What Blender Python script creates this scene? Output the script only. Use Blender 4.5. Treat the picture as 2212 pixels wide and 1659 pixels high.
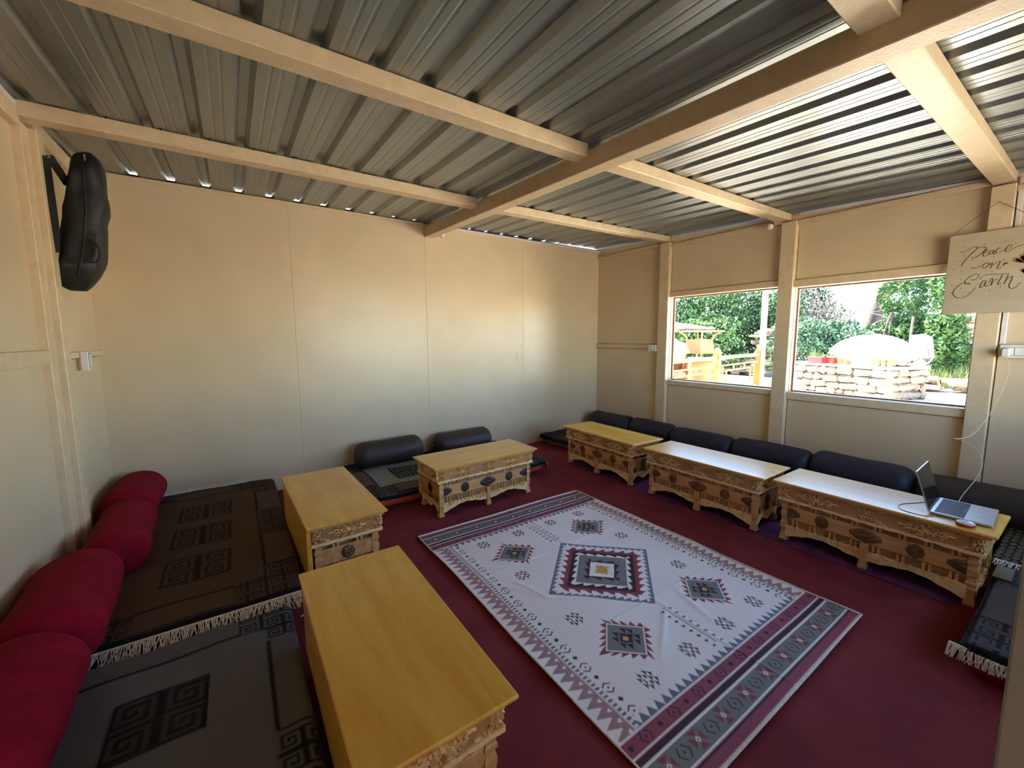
import bpy, math, random
import numpy as np
from mathutils import Vector, Matrix, Euler, noise
PI = math.pi
random.seed(7)
scn = bpy.context.scene
col = scn.collection
for o in list(bpy.data.objects):
    bpy.data.objects.remove(o)

# ------------------------------------------------------------------ camera
cam_d = bpy.data.cameras.new('camera')
cam = bpy.data.objects.new('camera', cam_d)
col.objects.link(cam)
cam_d.sensor_fit = 'HORIZONTAL'
cam_d.sensor_width = 36.0
cam_d.lens = 879.86 * 36.0 / 2212.0
cam_d.clip_start = 0.02
cam_d.clip_end = 300
RT = Vector((0.82670577, -0.56260383, -0.0058745))
UP = Vector((0.06781062, 0.08926702, 0.99369669))
FW = Vector((0.55853316, 0.82189314, -0.11194807))
cam.matrix_world = Matrix(((RT.x, UP.x, -FW.x, 0.0), (RT.y, UP.y, -FW.y, 0.0), (RT.z, UP.z, -FW.z, 1.308), (0, 0, 0, 1)))
scn.camera = cam

# ------------------------------------------------------------------ world, sun, exposure
w = bpy.data.worlds.new('sky')
scn.world = w
w.use_nodes = True
nt = w.node_tree
nt.nodes.clear()
sky = nt.nodes.new('ShaderNodeTexSky')
sky.sky_type = 'NISHITA'
sky.sun_disc = False
sky.sun_elevation = math.radians(60)
sky.sun_rotation = math.radians(20)
sky.altitude = 3000
sky.dust_density = 1.0
bg = nt.nodes.new('ShaderNodeBackground')
bg.inputs['Strength'].default_value = 0.22
wo = nt.nodes.new('ShaderNodeOutputWorld')
nt.links.new(sky.outputs[0], bg.inputs[0])
nt.links.new(bg.outputs[0], wo.inputs[0])
sun_d = bpy.data.lights.new('sun', 'SUN')
sun_d.energy = 9.0
sun_d.angle = math.radians(0.6)
sun_d.color = (1.0, 0.95, 0.87)
sun = bpy.data.objects.new('sun', sun_d)
col.objects.link(sun)
sun.rotation_euler = Vector((0.02, 0.50, 0.86)).to_track_quat('Z', 'Y').to_euler()
scn.view_settings.view_transform = 'Standard'
scn.view_settings.look = 'None'
scn.view_settings.gamma = 1.0
scn.view_settings.use_curve_mapping = False
scn.view_settings.exposure = 3.5
try:
    scn.cycles.use_denoising = True
    scn.cycles.max_bounces = 10
    scn.cycles.diffuse_bounces = 6
    scn.cycles.glossy_bounces = 4
    scn.cycles.transparent_max_bounces = 12
    scn.cycles.sample_clamp_indirect = 6.0
    scn.cycles.caustics_reflective = False
    scn.cycles.caustics_refractive = False
except Exception:
    pass

# ------------------------------------------------------------------ helpers
def s2l(c):
    c = c / 255.0
    return c / 12.92 if c <= 0.04045 else ((c + 0.055) / 1.055) ** 2.4
def rgb(r, g, b):
    return (s2l(r), s2l(g), s2l(b), 1.0)

class MB:
    def __init__(self):
        self.v = []
        self.f = []
        self.M = None
    def add(self, vs, fs):
        n = len(self.v)
        if self.M is not None:
            vs = [tuple(self.M @ Vector(p)) for p in vs]
        self.v += [tuple(p) for p in vs]
        self.f += [tuple(i + n for i in f) for f in fs]
    def hexa(self, c):
        self.add(c, [(0, 3, 2, 1), (4, 5, 6, 7), (0, 1, 5, 4), (1, 2, 6, 5), (2, 3, 7, 6), (3, 0, 4, 7)])
    def box(self, x0, x1, y0, y1, z0, z1, c=0.0):
        if c <= 0:
            self.hexa([(x0, y0, z0), (x1, y0, z0), (x1, y1, z0), (x0, y1, z0), (x0, y0, z1), (x1, y0, z1), (x1, y1, z1), (x0, y1, z1)])
            return
        vs = []
        idx = {}
        for i, X in enumerate((x0, x1)):
            for j, Y in enumerate((y0, y1)):
                for k, Z in enumerate((z0, z1)):
                    sx = c if i == 0 else -c
                    sy = c if j == 0 else -c
                    sz = c if k == 0 else -c
                    idx[i, j, k] = len(vs)
                    vs += [(X, Y + sy, Z + sz), (X + sx, Y, Z + sz), (X + sx, Y + sy, Z)]
        I = lambda i, j, k, a: idx[i, j, k] + a
        fs = []
        for i in (0, 1):
            q = [I(i, 0, 0, 0), I(i, 1, 0, 0), I(i, 1, 1, 0), I(i, 0, 1, 0)]
            fs.append(q if i else q[::-1])
            q = [I(0, i, 0, 1), I(0, i, 1, 1), I(1, i, 1, 1), I(1, i, 0, 1)]
            fs.append(q if i else q[::-1])
            q = [I(0, 0, i, 2), I(1, 0, i, 2), I(1, 1, i, 2), I(0, 1, i, 2)]
            fs.append(q if i else q[::-1])
        for a in (0, 1):
            for b in (0, 1):
                fs.append([I(a, b, 0, 0), I(a, b, 1, 0), I(a, b, 1, 1), I(a, b, 0, 1)])
                fs.append([I(a, 0, b, 0), I(a, 1, b, 0), I(a, 1, b, 2), I(a, 0, b, 2)])
                fs.append([I(0, a, b, 1), I(1, a, b, 1), I(1, a, b, 2), I(0, a, b, 2)])
                for e in (0, 1):
                    fs.append([I(a, b, e, 0), I(a, b, e, 1), I(a, b, e, 2)])
        self.add(vs, fs)
    def tube(self, pts, r, n=6, cap=True, closed=False):
        pts = [Vector(p) for p in pts]
        rs = r if isinstance(r, (list, tuple)) else [r] * len(pts)
        vs = []
        up = Vector((0.13, 0.21, 0.97))
        N = len(pts)
        prev = None
        for i, pt in enumerate(pts):
            if closed:
                d = pts[(i + 1) % N] - pts[i - 1]
            else:
                d = pts[min(i + 1, N - 1)] - pts[max(i - 1, 0)]
            d.normalize()
            if prev is None:
                a = d.cross(up)
                if a.length < 1e-3:
                    a = d.cross(Vector((1, 0, 0)))
            else:
                a = prev - d * prev.dot(d)
            a.normalize()
            prev = a
            b = d.cross(a)
            for k in range(n):
                t = 2 * PI * k / n
                vs.append(pt + (a * math.cos(t) + b * math.sin(t)) * rs[i])
        fs = []
        R = N if closed else N - 1
        for i in range(R):
            for k in range(n):
                j = (i + 1) % N
                fs.append((i * n + k, i * n + (k + 1) % n, j * n + (k + 1) % n, j * n + k))
        if cap and not closed:
            fs.append(tuple(range(n))[::-1])
            fs.append(tuple((N - 1) * n + k for k in range(n)))
        self.add(vs, fs)
    def rings(self, rings, cap=True):
        n = len(rings[0])
        vs = [p for r in rings for p in r]
        fs = []
        for i in range(len(rings) - 1):
            for k in range(n):
                fs.append((i * n + k, i * n + (k + 1) % n, (i + 1) * n + (k + 1) % n, (i + 1) * n + k))
        if cap:
            fs.append(tuple(range(n))[::-1])
            fs.append(tuple((len(rings) - 1) * n + k for k in range(n)))
        self.add(vs, fs)
    def lathe(self, prof, n=16, c=(0, 0, 0)):
        self.rings([[(c[0] + r * math.cos(2 * PI * k / n), c[1] + r * math.sin(2 * PI * k / n), c[2] + z) for k in range(n)] for r, z in prof])
    def sqloft(self, prof, cx, cy):      # square sections (halfwidth, z)
        self.rings([[(cx - h, cy - h, z), (cx + h, cy - h, z), (cx + h, cy + h, z), (cx - h, cy + h, z)] for h, z in prof])
    def prism(self, poly, y0, y1):       # polygon in xz extruded in y
        n = len(poly)
        vs = [(x, y0, z) for x, z in poly] + [(x, y1, z) for x, z in poly]
        fs = [tuple(range(n)), tuple(range(2 * n - 1, n - 1, -1))]
        for i in range(n):
            fs.append((i, (i + n), (i + 1) % n + n, (i + 1) % n))
        self.add(vs, fs)
    def strip(self, xs, top, bot, y0, y1):  # vertical board with curved top(x), bot(x)
        vs = []
        for x in xs:
            vs += [(x, y0, bot(x)), (x, y0, top(x)), (x, y1, top(x)), (x, y1, bot(x))]
        fs = []
        for i in range(len(xs) - 1):
            for k in range(4):
                fs.append((i * 4 + k, i * 4 + (k + 1) % 4, i * 4 + 4 + (k + 1) % 4, i * 4 + 4 + k))
        e = (len(xs) - 1) * 4
        fs += [(3, 2, 1, 0), (e, e + 1, e + 2, e + 3)]
        self.add(vs, fs)
    def ridge(self, pts, wd, y, h):      # relief strip on plane y (towards -y)
        vs = []
        fs = []
        N = len(pts)
        for i, (x, z) in enumerate(pts):
            a = pts[min(i + 1, N - 1)]
            b = pts[max(i - 1, 0)]
            dx, dz = a[0] - b[0], a[1] - b[1]
            L = math.hypot(dx, dz) or 1
            nx, nz = -dz / L, dx / L
            k = wd * (0.55 + 0.45 * math.sin(PI * (i + 0.6) / (N + 0.2)))
            vs += [(x + nx * k, y, z + nz * k), (x, y - h, z), (x - nx * k, y, z - nz * k)]
        for i in range(N - 1):
            q = i * 3
            fs += [(q, q + 3, q + 4, q + 1), (q + 1, q + 4, q + 5, q + 2)]
        self.add(vs, fs)
    def curl(self, cx, cz, r, a0, turn, y, h, tail=0.0):
        pts = []
        n = 11
        for i in range(n + 1):
            t = i / n
            a = a0 + turn * 1.55 * 2 * PI * t * 0.8
            rr = r * (0.18 + 0.82 * t)
            pts.append((cx + rr * math.cos(a), cz + rr * math.sin(a)))
        self.ridge(pts, r * 0.2, y, h * 1.35)
    def build(self, name, mat, parent=None, smooth=False, loc=None):
        me = bpy.data.meshes.new(name)
        me.from_pydata(self.v, [], self.f)
        me.validate()
        if mat is not None:
            me.materials.append(mat)
        if smooth:
            me.polygons.foreach_set('use_smooth', [True] * len(me.polygons))
        fixn(me)
        o = bpy.data.objects.new(name, me)
        col.objects.link(o)
        if parent is not None:
            o.parent = parent
        if loc is not None:
            o.location = loc
        return o
import bmesh
def fixn(me):
    bm = bmesh.new()
    bm.from_mesh(me)
    bmesh.ops.recalc_face_normals(bm, faces=bm.faces)
    bm.to_mesh(me)
    bm.free()
    me.update()
def tag(o, label=None, cat=None, group=None, kind=None):
    if label: o['label'] = label
    if cat: o['category'] = cat
    if group: o['group'] = group
    if kind: o['kind'] = kind
    return o
def empty(name, loc=(0, 0, 0), rz=0.0):
    o = bpy.data.objects.new(name, None)
    o.empty_display_size = 0.1
    col.objects.link(o)
    o.location = loc
    o.rotation_euler = (0, 0, rz)
    return o
def share(src, name, parent, loc=(0, 0, 0), rot=(0, 0, 0), scale=(1, 1, 1)):
    o = bpy.data.objects.new(name, src.data if isinstance(src, bpy.types.Object) else src)
    col.objects.link(o)
    o.parent = parent
    o.location = loc
    o.rotation_euler = rot
    o.scale = scale
    return o
def copy_tree(o, parent=None):
    c = o.copy()
    col.objects.link(c)
    c.parent = parent
    for ch in list(o.children):
        copy_tree(ch, c)
    return c

# ------------------------------------------------------------------ materials
def new_mat(name):
    m = bpy.data.materials.new(name)
    m.use_nodes = True
    n = m.node_tree.nodes
    return m, n, m.node_tree.links, n['Principled BSDF']
def plain(name, c, rough=0.6, metal=0.0, c2=None, scale=8.0, bump=0.0, bscale=40.0, stretch=None, spec=None, detail=4.0, lo=0.35, hi=0.65):
    m, n, l, b = new_mat(name)
    b.inputs['Base Color'].default_value = c
    b.inputs['Roughness'].default_value = rough
    b.inputs['Metallic'].default_value = metal
    if spec is not None:
        b.inputs['Specular IOR Level'].default_value = spec
    tc = n.new('ShaderNodeTexCoord')
    src = tc.outputs['Object']
    if stretch:
        mp = n.new('ShaderNodeMapping')
        mp.inputs['Scale'].default_value = stretch
        l.new(src, mp.inputs['Vector'])
        src = mp.outputs[0]
    if c2 is not None:
        t = n.new('ShaderNodeTexNoise')
        t.inputs['Scale'].default_value = scale
        t.inputs['Detail'].default_value = detail
        l.new(src, t.inputs['Vector'])
        r = n.new('ShaderNodeValToRGB')
        r.color_ramp.elements[0].position = lo
        r.color_ramp.elements[1].position = hi
        r.color_ramp.elements[0].color = c
        r.color_ramp.elements[1].color = c2
        l.new(t.outputs['Fac'], r.inputs[0])
        l.new(r.outputs[0], b.inputs['Base Color'])
    if bump > 0:
        t2 = n.new('ShaderNodeTexNoise')
        t2.inputs['Scale'].default_value = bscale
        t2.inputs['Detail'].default_value = 3.0
        l.new(src, t2.inputs['Vector'])
        bp = n.new('ShaderNodeBump')
        bp.inputs['Strength'].default_value = bump
        bp.inputs['Distance'].default_value = 0.01
        l.new(t2.outputs['Fac'], bp.inputs['Height'])
        l.new(bp.outputs[0], b.inputs['Normal'])
    return m
def wood(name, c1, c2, rough=0.3, scale=6.0, stretch=(0.6, 9, 9), coat=0.0, bump=0.05):
    m, n, l, b = new_mat(name)
    tc = n.new('ShaderNodeTexCoord')
    mp = n.new('ShaderNodeMapping')
    mp.inputs['Scale'].default_value = stretch
    oi = n.new('ShaderNodeObjectInfo')
    ad = n.new('ShaderNodeVectorMath')
    ad.operation = 'ADD'
    sc = n.new('ShaderNodeMath')
    sc.operation = 'MULTIPLY'
    sc.inputs[1].default_value = 37.0
    l.new(oi.outputs['Random'], sc.inputs[0])
    l.new(tc.outputs['Object'], mp.inputs['Vector'])
    l.new(mp.outputs[0], ad.inputs[0])
    l.new(sc.outputs[0], ad.inputs[1])
    t = n.new('ShaderNodeTexNoise')
    t.inputs['Scale'].default_value = scale * 0.5
    t.inputs['Detail'].default_value = 6.0
    t.inputs['Distortion'].default_value = 0.6
    l.new(ad.outputs[0], t.inputs['Vector'])
    t3 = n.new('ShaderNodeTexNoise')
    t3.inputs['Scale'].default_value = scale * 4
    t3.inputs['Detail'].default_value = 3.0
    l.new(ad.outputs[0], t3.inputs['Vector'])
    mx = n.new('ShaderNodeMath')
    mx.operation = 'MULTIPLY_ADD'
    mx.inputs[1].default_value = 0.3
    l.new(t3.outputs['Fac'], mx.inputs[0])
    l.new(t.outputs['Fac'], mx.inputs[2])
    r = n.new('ShaderNodeValToRGB')
    r.color_ramp.elements[0].position = 0.42
    r.color_ramp.elements[1].position = 0.85
    r.color_ramp.elements[0].color = c1
    r.color_ramp.elements[1].color = c2
    l.new(mx.outputs[0], r.inputs[0])
    l.new(r.outputs[0], b.inputs['Base Color'])
    b.inputs['Roughness'].default_value = rough
    b.inputs['Coat Weight'].default_value = coat
    b.inputs['Coat Roughness'].default_value = 0.12
    if bump:
        bp = n.new('ShaderNodeBump')
        bp.inputs['Strength'].default_value = bump
        bp.inputs['Distance'].default_value = 0.004
        l.new(mx.outputs[0], bp.inputs['Height'])
        l.new(bp.outputs[0], b.inputs['Normal'])
    return m
def stripes(name, c1, c2, scale=60.0, rough=0.7, axis='X', bump=0.15, sheen=0.0):
    m, n, l, b = new_mat(name)
    tc = n.new('ShaderNodeTexCoord')
    wv = n.new('ShaderNodeTexWave')
    wv.bands_direction = axis
    wv.inputs['Scale'].default_value = scale
    wv.inputs['Distortion'].default_value = 0.6
    wv.inputs['Detail'].default_value = 1.0
    l.new(tc.outputs['Object'], wv.inputs['Vector'])
    r = n.new('ShaderNodeValToRGB')
    r.color_ramp.elements[0].position = 0.35
    r.color_ramp.elements[1].position = 0.7
    r.color_ramp.elements[0].color = c1
    r.color_ramp.elements[1].color = c2
    l.new(wv.outputs['Fac'], r.inputs[0])
    l.new(r.outputs[0], b.inputs['Base Color'])
    b.inputs['Roughness'].default_value = rough
    b.inputs['Sheen Weight'].default_value = sheen
    t2 = n.new('ShaderNodeTexNoise')
    t2.inputs['Scale'].default_value = 18
    l.new(tc.outputs['Object'], t2.inputs['Vector'])
    bp = n.new('ShaderNodeBump')
    bp.inputs['Strength'].default_value = bump
    bp.inputs['Distance'].default_value = 0.02
    l.new(t2.outputs['Fac'], bp.inputs['Height'])
    l.new(bp.outputs[0], b.inputs['Normal'])
    return m
def vcol(name, rough=0.9, bump=0.2, bscale=500.0, stretch=None):
    m, n, l, b = new_mat(name)
    a = n.new('ShaderNodeAttribute')
    a.attribute_name = 'Col'
    l.new(a.outputs['Color'], b.inputs['Base Color'])
    b.inputs['Roughness'].default_value = rough
    b.inputs['Specular IOR Level'].default_value = 0.2
    tc = n.new('ShaderNodeTexCoord')
    mp = n.new('ShaderNodeMapping')
    mp.inputs['Scale'].default_value = stretch or (1, 1, 1)
    t = n.new('ShaderNodeTexNoise')
    t.inputs['Scale'].default_value = bscale
    l.new(tc.outputs['Object'], mp.inputs['Vector'])
    l.new(mp.outputs[0], t.inputs['Vector'])
    bp = n.new('ShaderNodeBump')
    bp.inputs['Strength'].default_value = bump
    bp.inputs['Distance'].default_value = 0.003
    l.new(t.outputs['Fac'], bp.inputs['Height'])
    l.new(bp.outputs[0], b.inputs['Normal'])
    return m
M = {}
M['wall'] = plain('cream_wall_paint', rgb(219, 196, 163), 0.34, c2=rgb(212, 189, 155), scale=2.5, bump=0.06, bscale=3.0)
M['beam'] = plain('cream_beam_paint', rgb(223, 199, 165), 0.42, c2=rgb(214, 189, 153), scale=6, stretch=(3, 3, 3), bump=0.12, bscale=30)
M['trimwhite'] = plain('white_plastic_trim', rgb(225, 215, 215), 0.4, c2=rgb(215, 205, 206), scale=9)
M['carpet'] = plain('maroon_carpet', rgb(132, 54, 60), 0.92, c2=rgb(118, 46, 52), scale=5, bump=0.25, bscale=350, spec=0.15)
M['purple'] = plain('purple_carpet', rgb(104, 56, 90), 0.95, c2=rgb(88, 44, 78), scale=14, bump=0.3, bscale=200, spec=0.15)
M['metal'] = plain('galvanised_roof_sheet', (0.31, 0.335, 0.335, 1), 0.36, 0.75, c2=(0.285, 0.31, 0.31, 1), scale=3, stretch=(6, 0.4, 1), bump=0.05, bscale=6)
M['top'] = wood('varnished_table_top', rgb(228, 176, 100), rgb(204, 148, 74), 0.27, 4.5, (0.9, 7, 7), coat=0.35)
M['topy'] = wood('warm_light_table_top', rgb(244, 194, 88), rgb(222, 162, 54), 0.3, 4.0, (0.8, 6, 6), coat=0.15)  # same varnish as the other tops, warmer light tinted into the colour
M['tbody'] = wood('pale_table_wood', rgb(220, 172, 110), rgb(190, 138, 82), 0.42, 6, (1.2, 8, 8), coat=0.1)
M['tfrieze'] = wood('frieze_wood', rgb(192, 142, 86), rgb(162, 112, 64), 0.42, 6, (1.2, 8, 8), coat=0.1)  # darker tone stands in for shadow between the carvings
M['tcarve'] = plain('pale_carved_wood', rgb(250, 220, 162), 0.34, c2=rgb(236, 196, 132), scale=30)  # paler tone adds the relief contrast that the soft light lacks
M['tdark'] = plain('dark_stained_carving', rgb(134, 90, 56), 0.32, c2=rgb(96, 62, 38), scale=40)
M['tblack'] = plain('blackened_carving', rgb(66, 42, 28), 0.5, c2=rgb(42, 27, 18), scale=40)
M['trecess'] = wood('recess_wood', rgb(176, 128, 84), rgb(140, 96, 60), 0.5, 6, (1.2, 8, 8))
M['blue'] = stripes('navy_pinstripe_cotton', rgb(12, 13, 32), rgb(34, 36, 66), 26, 0.6)
M['purplefab'] = stripes('aubergine_pinstripe_cotton', rgb(36, 25, 24), rgb(68, 52, 49), 26, 0.55)
M['brownfab'] = stripes('dark_brown_pinstripe_cotton', rgb(34, 28, 28), rgb(54, 46, 44), 26, 0.6)
M['red'] = plain('crimson_knit', rgb(140, 12, 36), 0.9, c2=rgb(122, 8, 31), scale=14, bump=0.3, bscale=160, spec=0.15)
M['rug'] = vcol('woven_kilim', 0.85, 0.35, 260, (1.0, 3.5, 1))
M['seatrug'] = vcol('wool_pile', 0.95, 0.35, 420)
M['fringe'] = plain('cotton_fringe', rgb(242, 234, 222), 0.9, c2=rgb(226, 216, 202), scale=60)
M['black'] = plain('black_nylon', rgb(20, 20, 21), 0.55, c2=rgb(30, 30, 31), scale=22, bump=0.15, bscale=25)
M['strap'] = plain('black_webbing', rgb(16, 16, 17), 0.7, c2=rgb(24, 24, 25), scale=80)
M['chrome'] = plain('zip_metal', rgb(190, 185, 170), 0.3, 1.0)
M['switch'] = plain('white_switch_plastic', rgb(232, 226, 216), 0.35, c2=rgb(226, 219, 208), scale=12)
M['switchgap'] = plain('grey_switch_gap', rgb(120, 112, 106), 0.5)
M['alu'] = plain('laptop_aluminium', rgb(190, 193, 198), 0.35, 0.7, c2=rgb(186, 189, 195), scale=30)
M['key'] = plain('black_keys', rgb(28, 29, 34), 0.45, c2=rgb(34, 35, 40), scale=50)
M['screen'] = plain('laptop_dark_glass', rgb(12, 12, 14), 0.06, c2=rgb(16, 16, 18), scale=3)
M['tinred'] = plain('red_tin', rgb(180, 20, 50), 0.25, c2=rgb(165, 15, 42), scale=20)
M['tinwhite'] = plain('pale_tin_lid', rgb(225, 205, 205), 0.2, c2=rgb(215, 190, 192), scale=20)
M['cord'] = plain('white_cable', rgb(225, 215, 195), 0.5, c2=rgb(214, 204, 184), scale=30)
M['board'] = wood('whitewashed_board', rgb(190, 174, 147), rgb(174, 157, 131), 0.6, 3, (1, 0.6, 4), bump=0.1)
M['ink'] = plain('brown_burnt_lettering', rgb(98, 70, 44), 0.6, c2=rgb(82, 57, 36), scale=60)
M['gold'] = plain('gold_brown_paint', rgb(172, 120, 48), 0.55, c2=rgb(140, 96, 40), scale=70)
M['string'] = plain('brown_twine', rgb(110, 82, 52), 0.8, c2=rgb(90, 66, 42), scale=90)
M['bulb'] = plain('frosted_bulb_glass', rgb(225, 218, 212), 0.12, c2=rgb(218, 210, 205), scale=10)
M['doorp'] = plain('grey_door_paint', rgb(150, 146, 140), 0.5, c2=rgb(144, 140, 134), scale=3)
M['winframe'] = plain('brown_window_frame', rgb(150, 104, 76), 0.5, c2=rgb(132, 90, 64), scale=14)
M['card'] = plain('cream_card', rgb(128, 120, 92), 0.7, c2=rgb(118, 110, 84), scale=10)
M['mgrey'] = plain('grey_mattress_ticking', rgb(120, 112, 104), 0.9, c2=rgb(98, 90, 84), scale=20, bump=0.2, bscale=120)
M['mblack'] = plain('dark_mattress_cover', rgb(44, 40, 40), 0.9, c2=rgb(32, 30, 30), scale=12, bump=0.2, bscale=120)
# glass
m, n, l, b = new_mat('window_glass')
n.remove(b)
tr = n.new('ShaderNodeBsdfTransparent')
tr.inputs[0].default_value = (0.93, 0.95, 0.94, 1)
gl = n.new('ShaderNodeBsdfGlossy')
gl.inputs['Roughness'].default_value = 0.02
mxs = n.new('ShaderNodeMixShader')
lw = n.new('ShaderNodeLayerWeight')
lw.inputs[0].default_value = 0.12
l.new(lw.outputs['Fresnel'], mxs.inputs[0])
l.new(tr.outputs[0], mxs.inputs[1])
l.new(gl.outputs[0], mxs.inputs[2])
l.new(mxs.outputs[0], n['Material Output'].inputs[0])
M['glass'] = m
M['mblack0'] = plain('dark_foam_filler', rgb(60, 56, 52), 0.95)

# ------------------------------------------------------------------ room constants
XL, XR, YB, YF = -0.786, 4.138, 3.996, -0.78
def zr(y, x=1.0):
    return 2.457 - 0.045 * (4.0 - y) + 0.012 * max(0.0, x - 1.72)

# floor
g = MB()
nx, ny = 120, 120
vs = []
for j in range(ny + 1):
    for i in range(nx + 1):
        x = XL - 0.02 + (XR - XL + 0.04) * i / nx
        y = YF - 0.02 + (YB - YF + 0.04) * j / ny
        z = 0.0
        wv = noise.noise(Vector((x * 1.3, y * 1.1, 3.1)))
        z += 0.003 * max(0.0, wv) + 0.0025 * max(0, noise.noise(Vector((x * 3.1 + 5, y * 2.2, 0.4))))
        vs.append((x, y, z - 0.004))
fs = [(j * (nx + 1) + i, j * (nx + 1) + i + 1, (j + 1) * (nx + 1) + i + 1, (j + 1) * (nx + 1) + i) for j in range(ny) for i in range(nx)]
g.add(vs, fs)
floor = g.build('floor', M['carpet'], smooth=True)
tag(floor, 'dark maroon carpet covering the whole floor', kind='structure')
g = MB()
g.box(XL - 0.1, XR + 0.1, YF - 0.1, YB + 0.1, -0.15, -0.01)
g.build('floor_slab', M['doorp'], floor)

# back wall
g = MB()
g.box(XL - 0.1, XR + 0.1, YB + 0.018, YB + 0.09, -0.15, 2.43)
wb = g.build('wall_back', M['wall'])
tag(wb, 'cream painted plywood back wall of four upright panels', kind='structure')
ed = [XL, 0.45, 1.66, 2.88, XR]
for i in range(4):
    g = MB()
    g.box(ed[i] + (0.0003 if i else -0.02), ed[i + 1] - (0.0003 if i < 3 else -0.02), YB, YB + 0.02, -0.01, 2.452, 0.0018)
    g.build('panel', M['wall'], wb)
g = MB(); g.box(XL, 1.655, YB - 0.008, YB - 0.0005, 2.428, 2.455, 0.002); g.build('edge_strip', M['beam'], wb)
g = MB(); g.box(1.76, XR - 0.002, YB - 0.016, YB - 0.0005, 2.432, 2.458, 0.003); g.build('trim_strip', M['trimwhite'], wb)
g = MB(); g.box(XL - 0.3, XR + 0.3, YB + 0.03, YB + 0.06, 2.43, 2.4790); cl_ = g.build('roof_closure', M['mblack0'], wb)  # filler added so only thin slits of daylight pass under the ribs
# flaked paint marks on the back wall (raised chips)
g = MB()
for q in range(9):
    px = 2.86 + random.uniform(-0.09, 0.09)
    pz = 1.14 + random.uniform(-0.1, 0.1)
    g.tube([(px + 0.02 * math.cos(t * 0.9 + q), YB - 0.0005, pz + 0.025 * math.sin(t * 0.9 + q)) for t in range(5)], 0.0016, 4)
g.build('paint_chip', M['wall'], wb)

# right wall
def wallbox(g, y0, y1, z0, z1, x0=XR, x1=XR + 0.02):
    g.box(x0, x1, y0, y1, z0, z1, 0.0015)
PY = [(2.875, 2.998), (1.63, 1.749), (0.425, 0.53)]
g = MB()
TZ = 2.36
def opening_wall(g, x0, x1):
    g.box(x0, x1, 2.94, YB + 0.09, -0.15, TZ)
    g.box(x0, x1, 1.69, 2.94, -0.15, 0.775)
    g.box(x0, x1, 1.69, 2.94, 1.80, TZ)
    g.box(x0, x1, 0.48, 1.69, -0.15, 0.775)
    g.box(x0, x1, 0.48, 1.69, 1.79, TZ - 0.03)
    g.box(x0, x1, YF - 0.1, 0.48, -0.15, TZ - 0.08)
    g.box(x0, x1, 1.66, 1.72, 0.775, 1.80)
    g.box(x0, x1, 2.91, 2.95, 0.775, 1.80)
    g.box(x0, x1, 0.46, 0.50, 0.775, 1.79)
opening_wall(g, XR + 0.02, XR + 0.085)
for (ya, yb) in ((YF - 0.09, 1.6), (1.6, YB + 0.09)):
    za, zb = zr(ya, XR) - 0.004, zr(yb, XR) - 0.004
    x0_, x1_ = XR + 0.004, XR + 0.085
    g.hexa([(x0_, ya, 2.2), (x1_, ya, 2.2), (x1_, yb, 2.2), (x0_, yb, 2.2), (x0_, ya, za), (x1_, ya, za), (x1_, yb, zb), (x0_, yb, zb)])
wr = g.build('wall_right', M['wall'])
tag(wr, 'cream panelled window wall on the right with posts and rails', kind='structure')
def rpanel(y0, y1, z0, z1):
    g = MB(); g.box(XR, XR + 0.021, y0, y1, z0, z1, 0.0015); return g.build('panel', M['wall'], wr)
rpanel(3.003, YB, 0, 1.164); rpanel(3.003, YB, 1.23, 2.332); rpanel(3.003, YB, 2.383, 2.415)
rpanel(1.755, 2.869, 0, 0.760); rpanel(1.755, 2.869, 1.820, 2.294); rpanel(1.755, 2.869, 2.350, 2.375)
rpanel(0.536, 1.624, 0, 0.737); rpanel(0.536, 1.624, 1.808, 2.260); rpanel(0.536, 1.624, 2.316, 2.328)
rpanel(YF, 0.419, 0, 1.172); rpanel(YF, 0.419, 1.243, 2.20)
for (a, bb), zt in zip(PY, (2.362, 2.307, 2.252)):
    g = MB(); g.box(XR - 0.05, XR + 0.03, a, bb, 0.0, zt, 0.004); g.build('post', M['beam'], wr)
def rrail(y0, y1, z0, z1, d=0.026, nm='rail'):
    g = MB(); g.box(XR - d, XR + 0.015, y0, y1, z0, z1, 0.0025); return g.build(nm, M['beam'], wr)
def topzone(y):
    return 2.315 - 0.012 * (3.9 - y)
rrail(3.0, YB - 0.002, 2.340, 2.375); rrail(1.751, 2.873, 2.302, 2.342); rrail(0.532, 1.628, 2.268, 2.308); rrail(YF, 0.423, 2.204, 2.24)
rrail(3.0, YB - 0.002, 1.172, 1.222); rrail(YF, 0.423, 1.18, 1.235)
rrail(1.751, 2.873, 1.757, 1.812, nm='window_head'); rrail(1.751, 2.873, 0.768, 0.817, nm='window_sill')
rrail(0.532, 1.628, 1.737, 1.80, nm='window_head'); rrail(0.532, 1.628, 0.745, 0.808, nm='window_sill')
for (y0, y1) in ((3.0, YB - 0.02), (1.80, 2.873), (0.54, 1.628)):
    g = MB()
    xa_, xb_ = XR - 0.014, XR + 0.01
    t0_, t1_ = zr(y0, XR) - 0.006, zr(y1, XR) - 0.006
    g.hexa([(xa_, y0, t0_ - 0.024), (xb_, y0, t0_ - 0.024), (xb_, y1, t1_ - 0.024), (xa_, y1, t1_ - 0.024), (xa_, y0, t0_), (xb_, y0, t0_), (xb_, y1, t1_), (xa_, y1, t1_)])
    g.build('trim_strip', M['trimwhite'], wr)
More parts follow.
